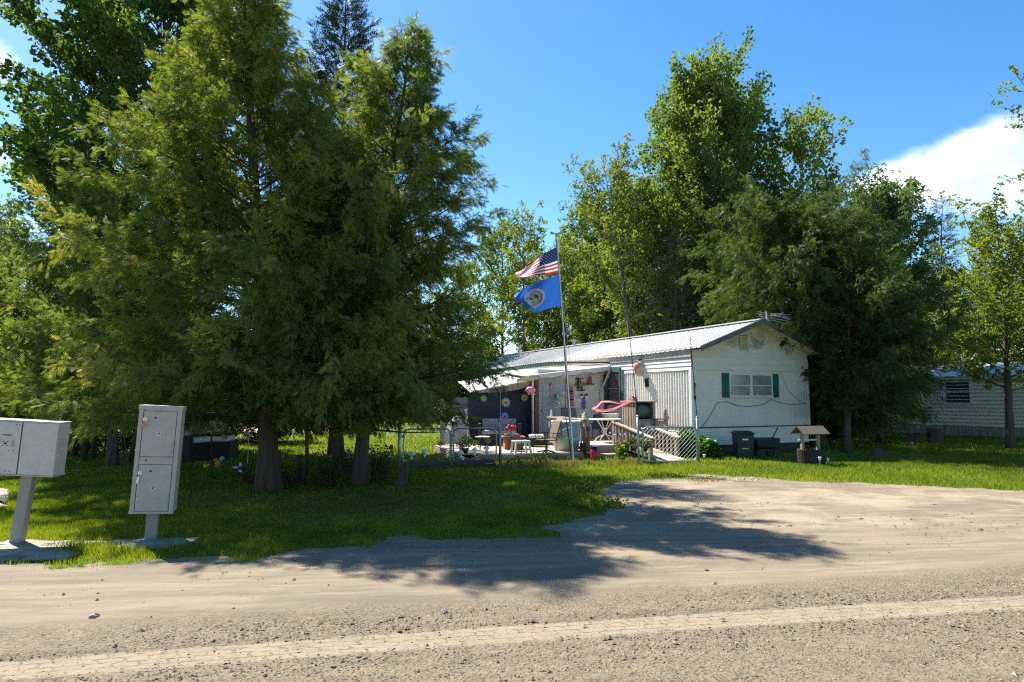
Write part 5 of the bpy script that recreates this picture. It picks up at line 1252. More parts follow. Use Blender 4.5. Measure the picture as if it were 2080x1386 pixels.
def pinwheel(label, px, py, Y, r1, mats, stake=None):
    c = W(px, py, Y); t = thing('pinwheel', label, 'pinwheel', c, 'pinwheels')
    for k in range(6):
        a = k * math.pi / 3; ca, sa = math.cos(a), math.sin(a); m = MB(AT(c))
        m.prism([(x * ca - y * sa, x * sa + y * ca) for x, y in ((0, 0), (r1 * .6, -r1 * .28), (r1, -r1 * .05), (r1 * .85, r1 * .3), (r1 * .4, r1 * .15))], (0, -.01 * (k % 2), 0), (1, 0, 0), (0, 0, 1), .006); m.build('blade', mats[k % 2], t)
    m = MB(); m.tube([c, Vector((c.x, c.y, 0))], .006, 5); m.build('stake', 'white_plastic', t)
pinwheel('blue and white pinwheel in the grass left of the thickest trunk', 485, 950, 14.0, .12, ('flag_blue', 'label_white'))
pinwheel('small red and blue pinwheel beside the trunk at sofa height', 505, 885, 16.0, .11, ('orange', 'blue'))
c = G(443, 953); fw = thing('toy_ornament', 'orange and turquoise garden ornament by the black pole', 'ornament', c); m = MB(AT(c)); m.ball((0, 0, .12), .07, 7); m.ball((-.06, 0, .2), .04, 6); m.build('orange_body', 'orange', fw); m = MB(AT(c)); m.ball((.08, 0, .22), .055, 7); m.build('turquoise_head', 'sky_blue', fw); m = MB(AT(c)); m.tube([(0, 0, 0), (0, 0, .1)], .01, 5); m.build('stake', 'galv', fw)
# string of white globe lights along the ramp fence
cord = []
gl = thing('globe_light_string', 'string of small white globe lights at the deck railing', 'string lights', W(1250, 884, 17.2))
for k, (px, py) in enumerate(((1230, 872), (1239, 880), (1249, 884), (1260, 883), (1270, 883), (1304, 871), (1315, 872), (1325, 873), (1342, 878))): 
    p = W(px, py, 17.05 if px < 1290 else 16.3); cord.append(p); m = MB(); m.ball(p, .026, 6); m.build('globe', 'bulb', gl)
m = MB(); m.tube([p + Vector((0, .01, .03)) for p in cord[:5]], .004, 4); m.build('cord', 'black_iron', gl)
# ---------------------------------------------------------------- on the porch wall
def pw(px, py, off=.06): return onwall(px, py, SP - off)
c = pw(1178, 780); mo = thing('monogram_sign', 'black metal monogram sign on the porch wall', 'sign', c)
XW = lambda c, off=0.0: AT(c, HA) @ Matrix.Translation((0, -off, 0)) @ FRONT
text_obj('L', .46, XW(c, .0), 'black', mo, 'monogram_letter', .006, bold=.012)
m = MB(AT(c, HA)); m.box((.05, 0, -.2), (.26, .012, .05)); m.build('letter_foot', 'black', mo)
m = MB(AT(c, HA))
for k in range(7): m.tube([(-.17 + k * .057, -.02, -.05), (-.16 + k * .057, -.02, .05)], .011, 5)
m.build('middle_band', 'black', mo)
m = MB(AT(c, HA))
for s_ in (-1, 1):
    for k in range(3): 
        pts = [Vector((s_ * (.04 + .05 * k) + .07 * math.cos(a) * s_, 0, (.12 if k < 2 else -.12) + .06 * math.sin(a) * (1 + k * .3))) for a in [j * .55 for j in range(9)]]; m.tube(pts, .009, 4)
m.build('scrollwork', 'black', mo)
c = pw(1197, 770); ln = thing('wall_lantern', 'copper lantern on a dark shelf at the right of the porch wall', 'lantern', c)
m = MB(AT(c, HA)); m.box((0, -.06, -.17), (.24, .12, .04)); m.build('shelf', 'black', ln); m = MB(AT(c, HA)); m.lathe((0, -.06, -.15), [(.06, 0), (.055, .02), (.06, .17), (.02, .23)], 8); m.build('lantern_body', 'copper', ln); m = MB(AT(c, HA)); m.tube([(-.04, -.06, .08), (0, -.06, .15), (.04, -.06, .08)], .005, 4); m.build('handle', 'black_iron', ln)
c = pw(1158, 800); ps = thing('patriotic_sign', 'hanging sign of red, white and blue slats right of the porch door', 'sign', c)
for k in range(8):
    m = MB(AT(c, HA)); m.box((0, -.01, .24 - k * .085), (.25, .015, .07)); m.build('slat', ('cloth_peach', 'red', 'flag_navy', 'red', 'purple', 'flag_navy', 'red', 'purple')[k], ps)
m = MB(AT(c, HA)); m.tube([(-.1, -.01, .27), (0, -.01, .4), (.1, -.01, .27)], .004, 4); m.build('cord', 'black_iron', ps)
c = pw(1186, 806); bw_ = thing('patriotic_bow', 'red, white and blue bow with a long starry tail on the porch wall', 'bow', c)
for k, a in enumerate((15, 35, -5, 165, 145, 185)):
    m = MB(AT(c, HA)); ca, sa = math.cos(R(a)), math.sin(R(a)); m.prism([(0, 0), (.15 * ca - .035 * sa, .15 * sa + .035 * ca), (.15 * ca + .035 * sa, .15 * sa - .035 * ca)], (0, -.02 - .003 * k, 0), (1, 0, 0), (0, 0, 1), .006); m.build('loop', ('red', 'flag_navy', 'label_white')[k % 3], bw_)
m = MB(AT(c, HA)); m.prism([(-.03, 0), (-.06, -.36), (.0, -.42), (.06, -.36), (.03, 0)], (0, -.01, 0), (1, 0, 0), (0, 0, 1), .008); m.build('tail', 'blue', bw_)
def ribbon(label, c, mt, k=1.0):
    m = MB(AT(c, HA)); m.tube([(-.04 * k, -.0, -.10 * k), (.0, -.012, .0), (.025 * k, -.01, .05 * k), (0, -.01, .085 * k), (-.025 * k, -.01, .05 * k), (0, -.0, 0), (.04 * k, 0, -.10 * k)], .008 * k, 5); tag(m.build('awareness_ribbon', mt), label, 'ribbon', 'ribbons on the porch door')
ribbon('pink looped ribbon high on the porch door', pw(1118, 788), 'pink', 1.3); ribbon('yellow looped ribbon in the middle of the porch door', pw(1119, 804), 'yellow', 1.1); ribbon('black looped ribbon at the right of the porch door', pw(1128, 806), 'black', .9); ribbon('small yellow ribbon at the left of the porch door', pw(1109, 807), 'yellow', .5)
c = pw(1118, 781); m = MB(AT(c, HA)); m.ball((0, -.02, 0), .035, 6); tag(m.build('red_bow', 'red'), 'red rosette at the top of the porch door', 'ribbon')
c = pw(1142, 812, .35); fb = thing('flower_basket', 'trailing white flowers hanging from an iron hook before the porch', 'hanging basket', c)
r = np.random.default_rng(5); n = 130; P = np.array(c) + np.stack([r.normal(0, .07, n) + np.linspace(.1, -.12, n), r.normal(0, .05, n), r.normal(0, .07, n) + np.linspace(.22, -.2, n)], -1)
np_mesh('trailing_flowers', place_template(LEAF1, P, unit(r.normal(0, 1, (n, 3))), unit(r.normal(0, 1, (n, 3))), r.uniform(.05, .08, n)), 3, 'flower_white', fb, tint=np.repeat(r.uniform(.6, 1, n), 2), origin=tuple(WL[fb.name])); m = MB(AT(c, HA)); m.tube([(.12, 0, .24), (.3, 0, .26), (.3, 0, .16), (.24, 0, .14)], .009, 5); m.build('hook', 'black_iron', fb)
sl = thing('string_lights', 'dark cord with tiny bulbs looped along the porch fascia', 'string lights', T(-1.2, SP - .4, 2.3)); pts = []
for k in range(33): f = k / 32; pts.append((-2.6 + 2.45 * f, SP - .385, 2.17 + .27 * f - .05 * abs(math.sin(f * 3 * math.pi)) ))
m = H(); m.tube(pts, .005, 4); m.build('cord', 'black_iron', sl)
m = H()
for p in pts[::3]: m.ball((p[0], p[1], p[2] - .02), .014, 5)
m.build('bulbs', 'line_dark', sl)
# pig ornament at the shed corner
c = onwall(1078, 793, SP - .3); pg = thing('pig_ornament', 'round pink pig hanging at the corner between shed and porch', 'ornament', c); m = MB(AT(c, HA)); m.tube([(-.15, 0, 0), (-.08, 0, .0), (.1, 0, .01), (.17, 0, .0)], [.06, .105, .10, .03], 12); m.build('body', 'pink', pg, smooth=True)
m = MB(AT(c, HA)); m.tube([(-.15, 0, 0), (-.2, -.02, 0)], .035, 8); m.build('snout', 'ribbon_pink', pg)
for k in range(3): m = MB(AT(c, HA)); m.box((-.08 + .1 * k, 0, -.12), (.035, .05, .05)); m.build('leg', 'pink', pg)
m = MB(AT(c, HA)); m.tube([(.05, 0, .1), (.2, 0, .12)], .004, 4); m.build('hanger', 'black_iron', pg)
# bracket and cloth bundle high on the side wall
cc = T(-.42, 2.45, 0); bl = thing('hanging_cloth_decoration', 'crumpled peach and white cloth decoration hanging from a black bracket', 'decoration', W(1299, 748, cc.y))
c = W(1299, 750, cc.y); r = random.Random(8); m = MB(AT(c))
m.lathe((0, 0, 0), [(.02, .22), (.09, .19), (.15, .08), (.17, -.02), (.13, -.13), (.06, -.2)], 14, 1, .7); m.v = [tuple(Vector(v) + Vector((r.uniform(-1, 1), r.uniform(-1, 1), r.uniform(-1, 1))) * .028) for v in m.v]; m.build('cloth_bundle', 'cloth_white', bl, smooth=True)
m = MB(AT(c)); m.lathe((-.06, -.04, .02), [(.02, .18), (.08, .15), (.12, .04), (.10, -.1), (.04, -.16)], 12, 1, .7); m.v = [tuple(Vector(v) + Vector((r.uniform(-1, 1), r.uniform(-1, 1), r.uniform(-1, 1))) * .025) for v in m.v]; m.build('peach_cloth', 'cloth_peach', bl, smooth=True)
m = MB(); p = c + Vector((0, 0, .2)); w_ = T(-.02, 2.45, p.z + .05); m.tube([p, p + Vector((.03, 0, .1)), p.lerp(w_, .5) + Vector((0, 0, .12)), w_], .010, 5); m.ball(p + Vector((.03, 0, .1)), .03, 6); m.build('bracket', 'black_iron', bl)
# ribbons streaming from a hook
c0 = W(1283, 816, 18.4); wk = thing('ribbon_windsock', 'pink and orange ribbons streaming left from an iron hook', 'windsock', c0)
m = MB(); hk = [c0 + Vector((.05, 0, -.75)), c0 + Vector((.06, 0, .02)), c0 + Vector((.05, 0, .12)), c0 + Vector((0, 0, .15)), c0 + Vector((-.05, 0, .1)), c0 + Vector((-.04, 0, .03))]; m.tube(hk, .008, 5); m.build('hook', 'black_iron', wk)
def bez(P, u):
    n = len(P) - 1; x = min(u * n, n - 1e-6); i = int(x); f = x - i; f = f * f * (3 - 2 * f) * .3 + f * .7; return P[i].lerp(P[i + 1], f)
for k in range(7):
    dy = k * 1.3
    if k < 3: pl = [(1283, 815), (1262, 819 + dy), (1240, 815 + dy), (1222, 815 + dy), (1214, 824 + dy), (1202 + 2 * k, 830 + dy)]
    else: pl = [(1283, 816), (1262, 822 + dy * .4), (1246, 827 + dy * .8), (1228, 829 + dy), (1214, 828 + dy), (1202 + 1.5 * k, 826 + dy * 1.3)]
    P = [W(x_, y_, 18.4 + .05 * k) for x_, y_ in pl]; m = MB()
    def fn(u, v, P=P, k=k):
        w_ = .022 + .012 * math.sin(u * 7 + k); return bez(P, u) + Vector((0, .03 * math.sin(u * 12 + k) + (v - .5) * .03, (v - .5) * w_))
    m.grid(fn, 24, 1); m.build('ribbon', ('ribbon_pink', 'cloth_white', 'ribbon_orange', 'ribbon_pink')[k % 4], wk, solid=.003)

# ---------------------------------------------------------------- patio under the trees
def sofa(label, c, rz, w, bk, name='patio_sofa', cat='sofa'):
    t = thing(name, label, cat, c, 'wicker patio set'); X = AT(c, rz); m = MB(X); m.box((0, 0, .24), (w, .75, .44)); m.build('base', 'wicker', t, bevel=.02)
    m = MB(X); m.box((0, 0, .52), (w - .12, .68, .13)); m.build('seat_cushion', 'cushion_white', t, bevel=.05)
    if bk:
        m = MB(X); m.box((0, .38, .48), (w, .1, .62)); m.build('back_frame', 'wicker', t, bevel=.02); m = MB(X); m.box((0, .27, .74), (w - .16, .16, .36), rot=(R(-14), 0, 0)); m.build('back_cushion', 'cushion_white', t, bevel=.06)
        for s_ in (-1, 1): m = MB(X); m.box((s_ * w / 2, 0, .40), (.1, .78, .5)); m.build('arm', 'wicker', t, bevel=.02)
sofa('black wicker sofa with white cushions, seen from its side', XY(398, 17.2), R(70), 1.0, True); sofa('black wicker chair with a white back cushion behind the sofa', XY(416, 18.6), R(-25), .95, True, 'patio_chair', 'chair'); sofa('low black wicker ottoman with a white cushion', XY(455, 17.6), R(5), .55, False, 'ottoman', 'ottoman')
c = G(238, 955); wcone = thing('wire_cone', 'tall cone of thin wire standing under the left cedars', 'plant support', c); m = MB(AT(c))
for k in range(8): a = k * math.pi / 4; m.tube([(.24 * math.cos(a), .24 * math.sin(a), 0), (0.02 * math.cos(a), .02 * math.sin(a), 1.2)], .006, 4)
m.build('wires', 'dull_wire', wcone); m = MB(AT(c))
for z in (.3, .6, .9): m.tube([(.24 * (1 - z / 1.3) * math.cos(j * .524), .24 * (1 - z / 1.3) * math.sin(j * .524), z) for j in range(13)], .006, 4)
m.build('hoops', 'dull_wire', wcone)
c = W(236, 847, 17); m = MB(AT(c)); m.prism([(0, 0), (-.12, .05), (-.02, .14), (.1, .05)], (0, 0, 0), (1, 0, 0), (0, 0, 1), .05); m.tube([(.08, 0, .03), (.35, 0, .16)], .01, 4); tag(m.build('red_ornament', 'red'), 'dark red ornament hanging in the left cedars above the wire cone', 'ornament')
c = W(568, 862, 15); m = MB(AT(c)); m.lathe((0, 0, -.08), [(.02, 0), (.06, .03), (.05, .13), (.01, .16)], 8); m.prism([(0, 0), (.2, .12), (.22, .07)], (0, 0, .04), (1, 0, 0), (0, 0, 1), .02); tag(m.build('bird_feeder', 'red'), 'small red feeder hanging behind the thickest trunk', 'feeder')
c = G(708, 962); m = MB(AT(c)); m.lathe((0, 0, 0), [(.012, 0), (.012, .2), (.045, .24), (.03, .34), (.05, .40), (.035, .48), (.01, .52)], 8); tag(m.build('solar_figure', 'stone_pale'), 'pale solar figure on a stake between the cedar trunks', 'garden light')

# ---------------------------------------------------------------- in front of the gable end
def bin_():
    c = XY(1508, 17.9); t = thing('wheelie_bin', 'dark green wheeled rubbish bin by the gable end', 'bin', c); X = AT(c, R(-4)) @ Matrix.Scale(.88, 4)
    m = MB(X); m.box((0, 0, .36), (.44, .48, .70), taper=1.16); m.build('body', 'bin_green', t, bevel=.015)
    m = MB(X); m.box((0, -.01, .735), (.56, .62, .05)); m.box((0, .02, .775), (.50, .54, .04), taper=.8); m.build('lid', 'bin_green', t, bevel=.015)
    m = MB(X); m.box((0, -.282, .56), (.17, .004, .045)); m.build('white_label', 'label_white', t)
    m = MB(X); m.box((0, -.262, .29), (.2, .006, .018)); m.build('white_label', 'label_white', t); m = MB(X); m.box((0, -.272, .42), (.19, .012, .055)); m.build('grab_bar', 'black', t)
    for s_ in (-1, 1): m = MB(X); m.tube([(s_ * .2, .24, .09), (s_ * .25, .24, .09)], .09, 14); m.build('wheel', 'black', t)
bin_()
def cart():
    c = XY(1553, 18.1); t = thing('garden_cart', 'black garden cart with its handle raised, right of the bin', 'cart', c); X = AT(c, R(3))
    m = MB(X); m.box((0, 0, .38), (.58, .42, .26), taper=1.12); m.build('tray', 'cart_black', t, bevel=.03)
    m = MB(X); m.box((0, 0, .20), (.5, .35, .06)); m.build('chassis', 'black_iron', t)
    for x in (-1, 1):
        for y in (-1, 1): m = MB(X); m.tube([(x * .22, y * .2, .11), (x * .22, y * .26, .11)], .11, 14); m.build('wheel', 'black', t)
    m = MB(X); m.tube([(.12, -.1, .45), (.30, -.12, .78)], .016, 6); m.build('handle', 'black_iron', t)
cart()
def well():
    c = G(1647, 944); t = thing('wishing_well', 'small wooden wishing well with a shingled roof and a woven base', 'wishing well', c); X = AT(c, R(14)) @ Matrix.Scale(.93, 4)
    m = MB(X); m.lathe((0, 0, 0), [(.27, 0), (.30, .18), (.28, .38), (.25, .385), (.24, .30)], 20)
    for k in range(9):
        for j in range(20): a = 2 * math.pi * (j + .5 * (k % 2)) / 20; m.box((.30 * math.cos(a), .30 * math.sin(a), .03 + k * .042), (.035, .07, .036), rot=(0, 0, a))
    m.build('woven_base', 'basket', t)
    for s_ in (-1, 1): m = MB(X); m.box((s_ * .23, 0, .52), (.07, .07, .70)); m.build('upright', 'wood_grey', t)
    m = MB(X); m.tube([(-.34, 0, .62), (.26, 0, .62)], .022, 8); m.build('crank', 'white_paint', t)
    for s_ in (-1, 1):
        m = MB(X)
        for k in range(3): m.box((0, s_ * (.06 + k * .085), .93 - k * .062), (.76, .11, .018), rot=(-s_ * R(36), 0, 0))
        m.build('roof_side', 'shingle', t)
    for s_ in (-1, 1): m = MB(X); m.prism([(-.22, .78), (.22, .78), (0, .94)], (s_ * .24, 0, 0), (0, 1, 0), (0, 0, 1), .02); m.build('gable_board', 'wood_dark', t)
well()
def solar(label, px, py, h=.14):
    c = G(px, py); t = thing('solar_light', label, 'garden light', c, 'little solar stake lights'); m = MB(AT(c)); m.cyl((0, 0, 0), .008, h); m.build('stake', 'galv', t); m = MB(AT(c)); m.lathe((0, 0, h), [(.022, 0), (.03, .05), (.04, .06), (.035, .075)], 10); m.build('lamp_head', 'white_plastic', t)
solar('solar light left of the wishing well', 1625, 941); solar('solar light in front of the wishing well', 1666, 951, .17); solar('solar light in the shade right of the wishing well', 1682, 946, .1); solar('solar light beside the rusty gate post', 1431, 938, .1)
def cut_stump(label, px, py, r0, h):
    c = G(px, py); r = random.Random(px); t = thing('cut_stump', label, 'stump', c, 'cut stumps on the lawn'); n = 18; fl_ = [1 + r.uniform(-.1, .12) for _ in range(n)]; m = MB(AT(c)); vs = []
    for z, k in ((0, 1.2), (.06, 1.05), (h, 1.0)): vs += [(r0 * k * fl_[j] * math.cos(2 * math.pi * j / n), r0 * k * fl_[j] * math.sin(2 * math.pi * j / n), z + (r.uniform(-.02, .03) if z == h else 0)) for j in range(n)]
    m.add(vs, [(i * n + j, i * n + (j + 1) % n, (i + 1) * n + (j + 1) % n, (i + 1) * n + j) for i in range(2) for j in range(n)]); m.build('stump_bark', 'bark', t); m = MB(AT(c)); m.lathe((0, 0, h - .02), [(r0 * .9, 0), (r0 * .85, .025)], n); m.build('cut_face', 'wood_dark', t)
cut_stump('low cut stump in the shade left of the other two', 1785, 930, .13, .22); cut_stump('middle cut stump before the neighbouring home', 1849, 901, .16, .34); cut_stump('tallest and widest cut stump, rightmost of the three', 1901, 903, .22, .5)
# ---- the big cedars by the road
def sector(az0, k, wdt=.9):
    """longer limbs towards azimuth az0"""
    return lambda az, hb: 1 + k * math.exp(-((math.atan2(math.sin(az - az0), math.cos(az - az0))) / wdt) ** 2)
cedarA = make_tree('cedar_tree', 'tall cedar with the thickest trunk, behind the parcel locker', 'tree', G(545, 998), 9.9, cone(2.95, .16, .92, .12), nb=175, z0=.115, pitch=(-18, 50), curl=(16, 10), pexp=.75,
    lean=(-1.15, .9), tr=.17, subs=25, sub_len=.36, step=.0125, leaf=.145, m='cedar', droop=.36, rand=.44, jit=.045, clump=.75, seed=3, zmin=1.05, group='cedars by the road', azmod=sector(-2.6, .15), tint=(.5, .18))
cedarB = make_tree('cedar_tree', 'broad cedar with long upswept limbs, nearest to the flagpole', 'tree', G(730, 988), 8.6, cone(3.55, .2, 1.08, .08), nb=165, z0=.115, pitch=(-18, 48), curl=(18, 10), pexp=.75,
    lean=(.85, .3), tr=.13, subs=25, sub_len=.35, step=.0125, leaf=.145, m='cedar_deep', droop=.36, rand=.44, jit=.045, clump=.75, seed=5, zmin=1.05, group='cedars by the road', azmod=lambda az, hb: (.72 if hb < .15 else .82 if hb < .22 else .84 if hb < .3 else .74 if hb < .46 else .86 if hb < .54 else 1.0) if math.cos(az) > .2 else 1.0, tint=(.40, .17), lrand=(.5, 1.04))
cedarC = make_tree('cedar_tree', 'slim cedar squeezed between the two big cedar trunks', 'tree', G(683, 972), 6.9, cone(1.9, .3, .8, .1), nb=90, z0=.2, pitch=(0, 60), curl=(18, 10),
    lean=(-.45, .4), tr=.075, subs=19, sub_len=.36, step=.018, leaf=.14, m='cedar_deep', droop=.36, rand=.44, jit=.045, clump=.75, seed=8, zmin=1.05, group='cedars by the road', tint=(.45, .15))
make_tree('cedar_tree', 'olive cedar with its low limbs over the mailbox, left of the big cedars', 'tree', G(228, 948), 6.3, cone(2.6, .2, .7, .1), nb=120, z0=.17, pitch=(-5, 58), curl=(18, 12),
    lean=(-.7, .2), tr=.12, subs=14, sub_len=.34, step=.02, leaf=.155, m='cedar', droop=.38, rand=.44, jit=.05, clump=.75, seed=12, zmin=1.05, group='cedars by the road', tint=(.5, .16))
make_tree('cedar_tree', 'lower cedar at the left edge of the frame behind the mailbox', 'tree', G(60, 925), 5.0, cone(2.7, .25, .75, .1), nb=90, z0=.24, pitch=(-5, 55), curl=(18, 12),
    lean=(-.3, .2), tr=.1, subs=13, sub_len=.36, step=.022, leaf=.14, m='cedar', droop=.35, rand=.5, jit=.06, clump=.5, seed=14, zmin=1.05, group='cedars by the road', tint=(.5, .16))
make_tree('cedar_tree', 'middle cedar filling the gap behind the parcel locker', 'tree', G(400, 935), 7.2, cone(2.6, .2, .8, .1), nb=95, z0=.17, pitch=(-5, 58), curl=(18, 12),
    lean=(-.3, .2), tr=.11, subs=13, sub_len=.34, step=.022, leaf=.155, m='cedar', droop=.38, rand=.44, jit=.05, clump=.75, seed=15, zmin=1.05, group='cedars by the road', tint=(.45, .16))
# spruce spire and poplar behind them
make_tree('spruce_tree', 'narrow dark spruce spire rising between the two big cedars', 'tree', W(700, 880, 19) * Vector((1, 1, 0)) if False else (W(683, 880, 19).x, 19, 0), 13.4, cone(2.2, .15, .8, .3), nb=230, z0=.15, pitch=(-12, 35), curl=(10, 15),
    tr=.17, subs=14, sub_len=.42, start=.04, step=.04, leaf=.22, tpl=NEEDLE, m='spruce', droop=.15, rand=.2, seed=21, tint=(.45, .15), jit=.03)
def D_side(az, hb): return 1.0 + .25 * math.cos(az - math.pi)
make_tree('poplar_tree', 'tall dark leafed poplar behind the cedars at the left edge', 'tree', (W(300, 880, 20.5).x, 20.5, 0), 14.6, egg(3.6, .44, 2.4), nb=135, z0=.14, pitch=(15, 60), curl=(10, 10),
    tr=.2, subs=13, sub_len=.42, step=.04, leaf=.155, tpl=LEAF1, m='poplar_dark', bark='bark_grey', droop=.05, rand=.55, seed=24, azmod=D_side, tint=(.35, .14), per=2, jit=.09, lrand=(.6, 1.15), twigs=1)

# ---- trees round and behind the home
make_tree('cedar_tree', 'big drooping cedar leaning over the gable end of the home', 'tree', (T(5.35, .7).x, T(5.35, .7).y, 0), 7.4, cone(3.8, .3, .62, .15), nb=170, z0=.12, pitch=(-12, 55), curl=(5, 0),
    lean=(-.75, .4), tr=.2, subs=24, sub_len=.34, step=.017, leaf=.185, m='cedar_dark', droop=.5, rand=.42, jit=.05, clump=.75, seed=31, tint=(.36, .16), lrand=(.55, 1.1), azmod=lambda az, hb: (.42 if hb < .42 else .8 if hb < .5 else 1.05) if math.cos(az - 3.7) > .1 else (1.0 if hb > .3 else .8))
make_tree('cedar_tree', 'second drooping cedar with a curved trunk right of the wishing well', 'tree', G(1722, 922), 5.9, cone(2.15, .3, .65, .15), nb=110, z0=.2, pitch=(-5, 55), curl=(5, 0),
    lean=(.6, .6), tr=.10, subs=19, sub_len=.34, step=.019, leaf=.175, m='cedar_dark', droop=.5, rand=.42, jit=.05, clump=.75, seed=33, azmod=lambda az, hb: (.4 if hb < .45 else .7) if math.cos(az - 3.5) > .3 else 1.0, tint=(.3, .15))
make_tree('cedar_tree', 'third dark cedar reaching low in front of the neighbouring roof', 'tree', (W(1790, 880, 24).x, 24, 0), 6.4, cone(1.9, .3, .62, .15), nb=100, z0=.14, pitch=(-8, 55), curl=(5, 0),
    lean=(.2, .3), tr=.12, subs=18, sub_len=.34, step=.026, leaf=.17, m='cedar_dark', droop=.5, rand=.45, jit=.07, clump=.5, seed=35, tint=(.36, .15))
EYE0 = 805.0
def hgt(py, Y): return EYE + (EYE0 - py) / FPX * Y * 1.0
def bt(name, label, cat, px, py, Y, half, base_px=None, **kw):
    """tree whose top is seen at pixel (px, py) at depth Y; half = half width of the crown in pixels"""
    x0 = W(base_px if base_px is not None else px, 880, Y).x; xt = W(px, max(py, 0), Y).x
    h = W(px, py, Y).z * (1.0 if kw.get('envf') else .89); rr = half / FPX * Y
    kw.setdefault('lean', (xt - x0, 0))
    return make_tree(name, label, cat, (x0, Y, 0), h, kw.pop('envf', egg)(rr, *kw.pop('enva', (.55, 2.2))), **kw)
bt('poplar_tree', 'tallest poplar with a pale trunk, standing behind the roof of the home', 'tree', 1425, 92, 33, 142, 1470, nb=130, z0=.3, pitch=(25, 65), curl=(5, 5), enva=(.52, 2.4),
   tr=.2, subs=13, sub_len=.42, step=.05, leaf=.185, tpl=LEAF1, m='poplar', bark='bark_pale', droop=.05, rand=.55, seed=41, tint=(.42, .15), per=2, jit=.16, twigs=2)
bt('poplar_tree', 'open crowned poplar just right of the tallest poplar', 'tree', 1645, 170, 33, 82, 1610, nb=62, z0=.42, pitch=(20, 62), curl=(5, 5), enva=(.66, 2.2),
   tr=.16, subs=9, sub_len=.42, step=.07, leaf=.195, tpl=LEAF1, m='poplar', bark='bark_pale', droop=.05, rand=.5, seed=43, tint=(.5, .15), per=2, jit=.14, twigs=2, thin=.15)
bt('ash_tree', 'thin ash with brownish new leaves leaning left behind the flags', 'tree', 1235, 285, 29, 92, 1300, nb=52, z0=.42, pitch=(20, 60), curl=(5, 5), enva=(.7, 2.0),
   tr=.14, subs=9, sub_len=.42, step=.09, leaf=.2, tpl=LEAF3, m='ash', bark='bark_grey', droop=.2, rand=.5, seed=45, tint=(.48, .2), per=2, jit=.12, twigs=2, thin=.25)
bt('ash_tree', 'small open ash with yellow green leaves, left of the flagpole top', 'tree', 1062, 385, 40, 62, 1068, nb=40, z0=.35, pitch=(25, 65), curl=(0, 5), enva=(.65, 2.0),
   tr=.11, subs=8, sub_len=.42, step=.11, leaf=.22, tpl=LEAF3, m='maple', bark='bark_grey', droop=.2, rand=.5, seed=47, tint=(.5, .16), per=2, jit=.1, twigs=1, thin=.2)
bt('ash_tree', 'bright green ash directly right of the flags', 'tree', 1178, 372, 38, 66, 1230, nb=55, z0=.3, pitch=(20, 62), curl=(0, 5), enva=(.6, 2.0),
   tr=.14, subs=9, sub_len=.42, step=.09, leaf=.22, tpl=LEAF3, m='maple', bark='bark_grey', droop=.2, rand=.5, seed=49, tint=(.45, .16), per=2, jit=.12, twigs=1, thin=.1)
bt('maple_tree', 'leafy maple under the tallest poplar, above the roof ridge', 'tree', 1300, 345, 31, 88, 1330, nb=85, z0=.22, pitch=(15, 62), curl=(0, 5), enva=(.5, 2.2),
   tr=.13, subs=11, sub_len=.42, step=.085, leaf=.2, tpl=LEAF1, m='maple', bark='bark_grey', droop=.1, rand=.5, seed=51, tint=(.38, .16), per=2, jit=.14, twigs=1)
bt('willow_tree', 'pale grey green willow behind the right hand cedar', 'tree', 1790, 362, 37, 112, 1790, nb=90, z0=.2, pitch=(25, 70), curl=(0, 5), enva=(.55, 2.4),
   tr=.15, subs=11, sub_len=.42, step=.1, leaf=.25, tpl=LEAF3, m='willow', bark='bark_grey', droop=.15, rand=.5, seed=53, tint=(.45, .15), per=2, jit=.16, twigs=1)
bt('spruce_tree', 'narrow spruce spire rising over the neighbouring roof', 'tree', 1912, 398, 40, 52, nb=150, z0=.1, pitch=(-12, 30), curl=(8, 15), envf=cone, enva=(.15, .9, .2),
   tr=.12, subs=9, sub_len=.36, step=.075, leaf=.36, start=.05, tpl=NEEDLE, m='spruce', droop=.15, rand=.2, seed=55, tint=(.35, .15))
bt('spruce_tree', 'dark spruce peeping out between poplar and drooping cedar', 'tree', 1527, 352, 31, 52, nb=140, z0=.1, pitch=(-12, 30), curl=(8, 15), envf=cone, enva=(.15, .9, .2),
   tr=.12, subs=9, sub_len=.36, step=.065, leaf=.3, start=.05, tpl=NEEDLE, m='spruce', droop=.15, rand=.2, seed=57, tint=(.3, .15))
bt('spruce_tree', 'broad dark spruce low behind the roof ridge', 'tree', 1372, 470, 26, 78, nb=130, z0=.08, pitch=(-12, 30), curl=(8, 15), envf=cone, enva=(.15, .9, .2),
   tr=.12, subs=11, sub_len=.36, step=.06, leaf=.26, start=.05, tpl=NEEDLE, m='spruce', droop=.15, rand=.2, seed=59, tint=(.4, .15))
bt('cedar_tree', 'small upright cedar just behind the roof ridge', 'tree', 1296, 560, 30, 32, nb=45, z0=.08, pitch=(10, 60), curl=(10, 10), envf=cone, enva=(.2, .8, .1),
   tr=.07, subs=9, sub_len=.36, step=.08, leaf=.19, m='cedar', droop=.35, seed=61, tint=(.5, .15))
bt('maple_tree', 'bright maple at the right edge in front of the neighbouring home', 'tree', 2052, 432, 20.8, 118, 2052, nb=62, z0=.26, pitch=(5, 60), curl=(5, 10), enva=(.5, 2.2), lean=(.1, 0),
   tr=.13, subs=10, sub_len=.40, step=.085, leaf=.165, tpl=LEAF3, m='maple', bark='bark', droop=.12, rand=.45, seed=63, tint=(.42, .16), per=2, jit=.1, twigs=1, nrm='flat', thin=.12, lrand=(.55, 1.25))
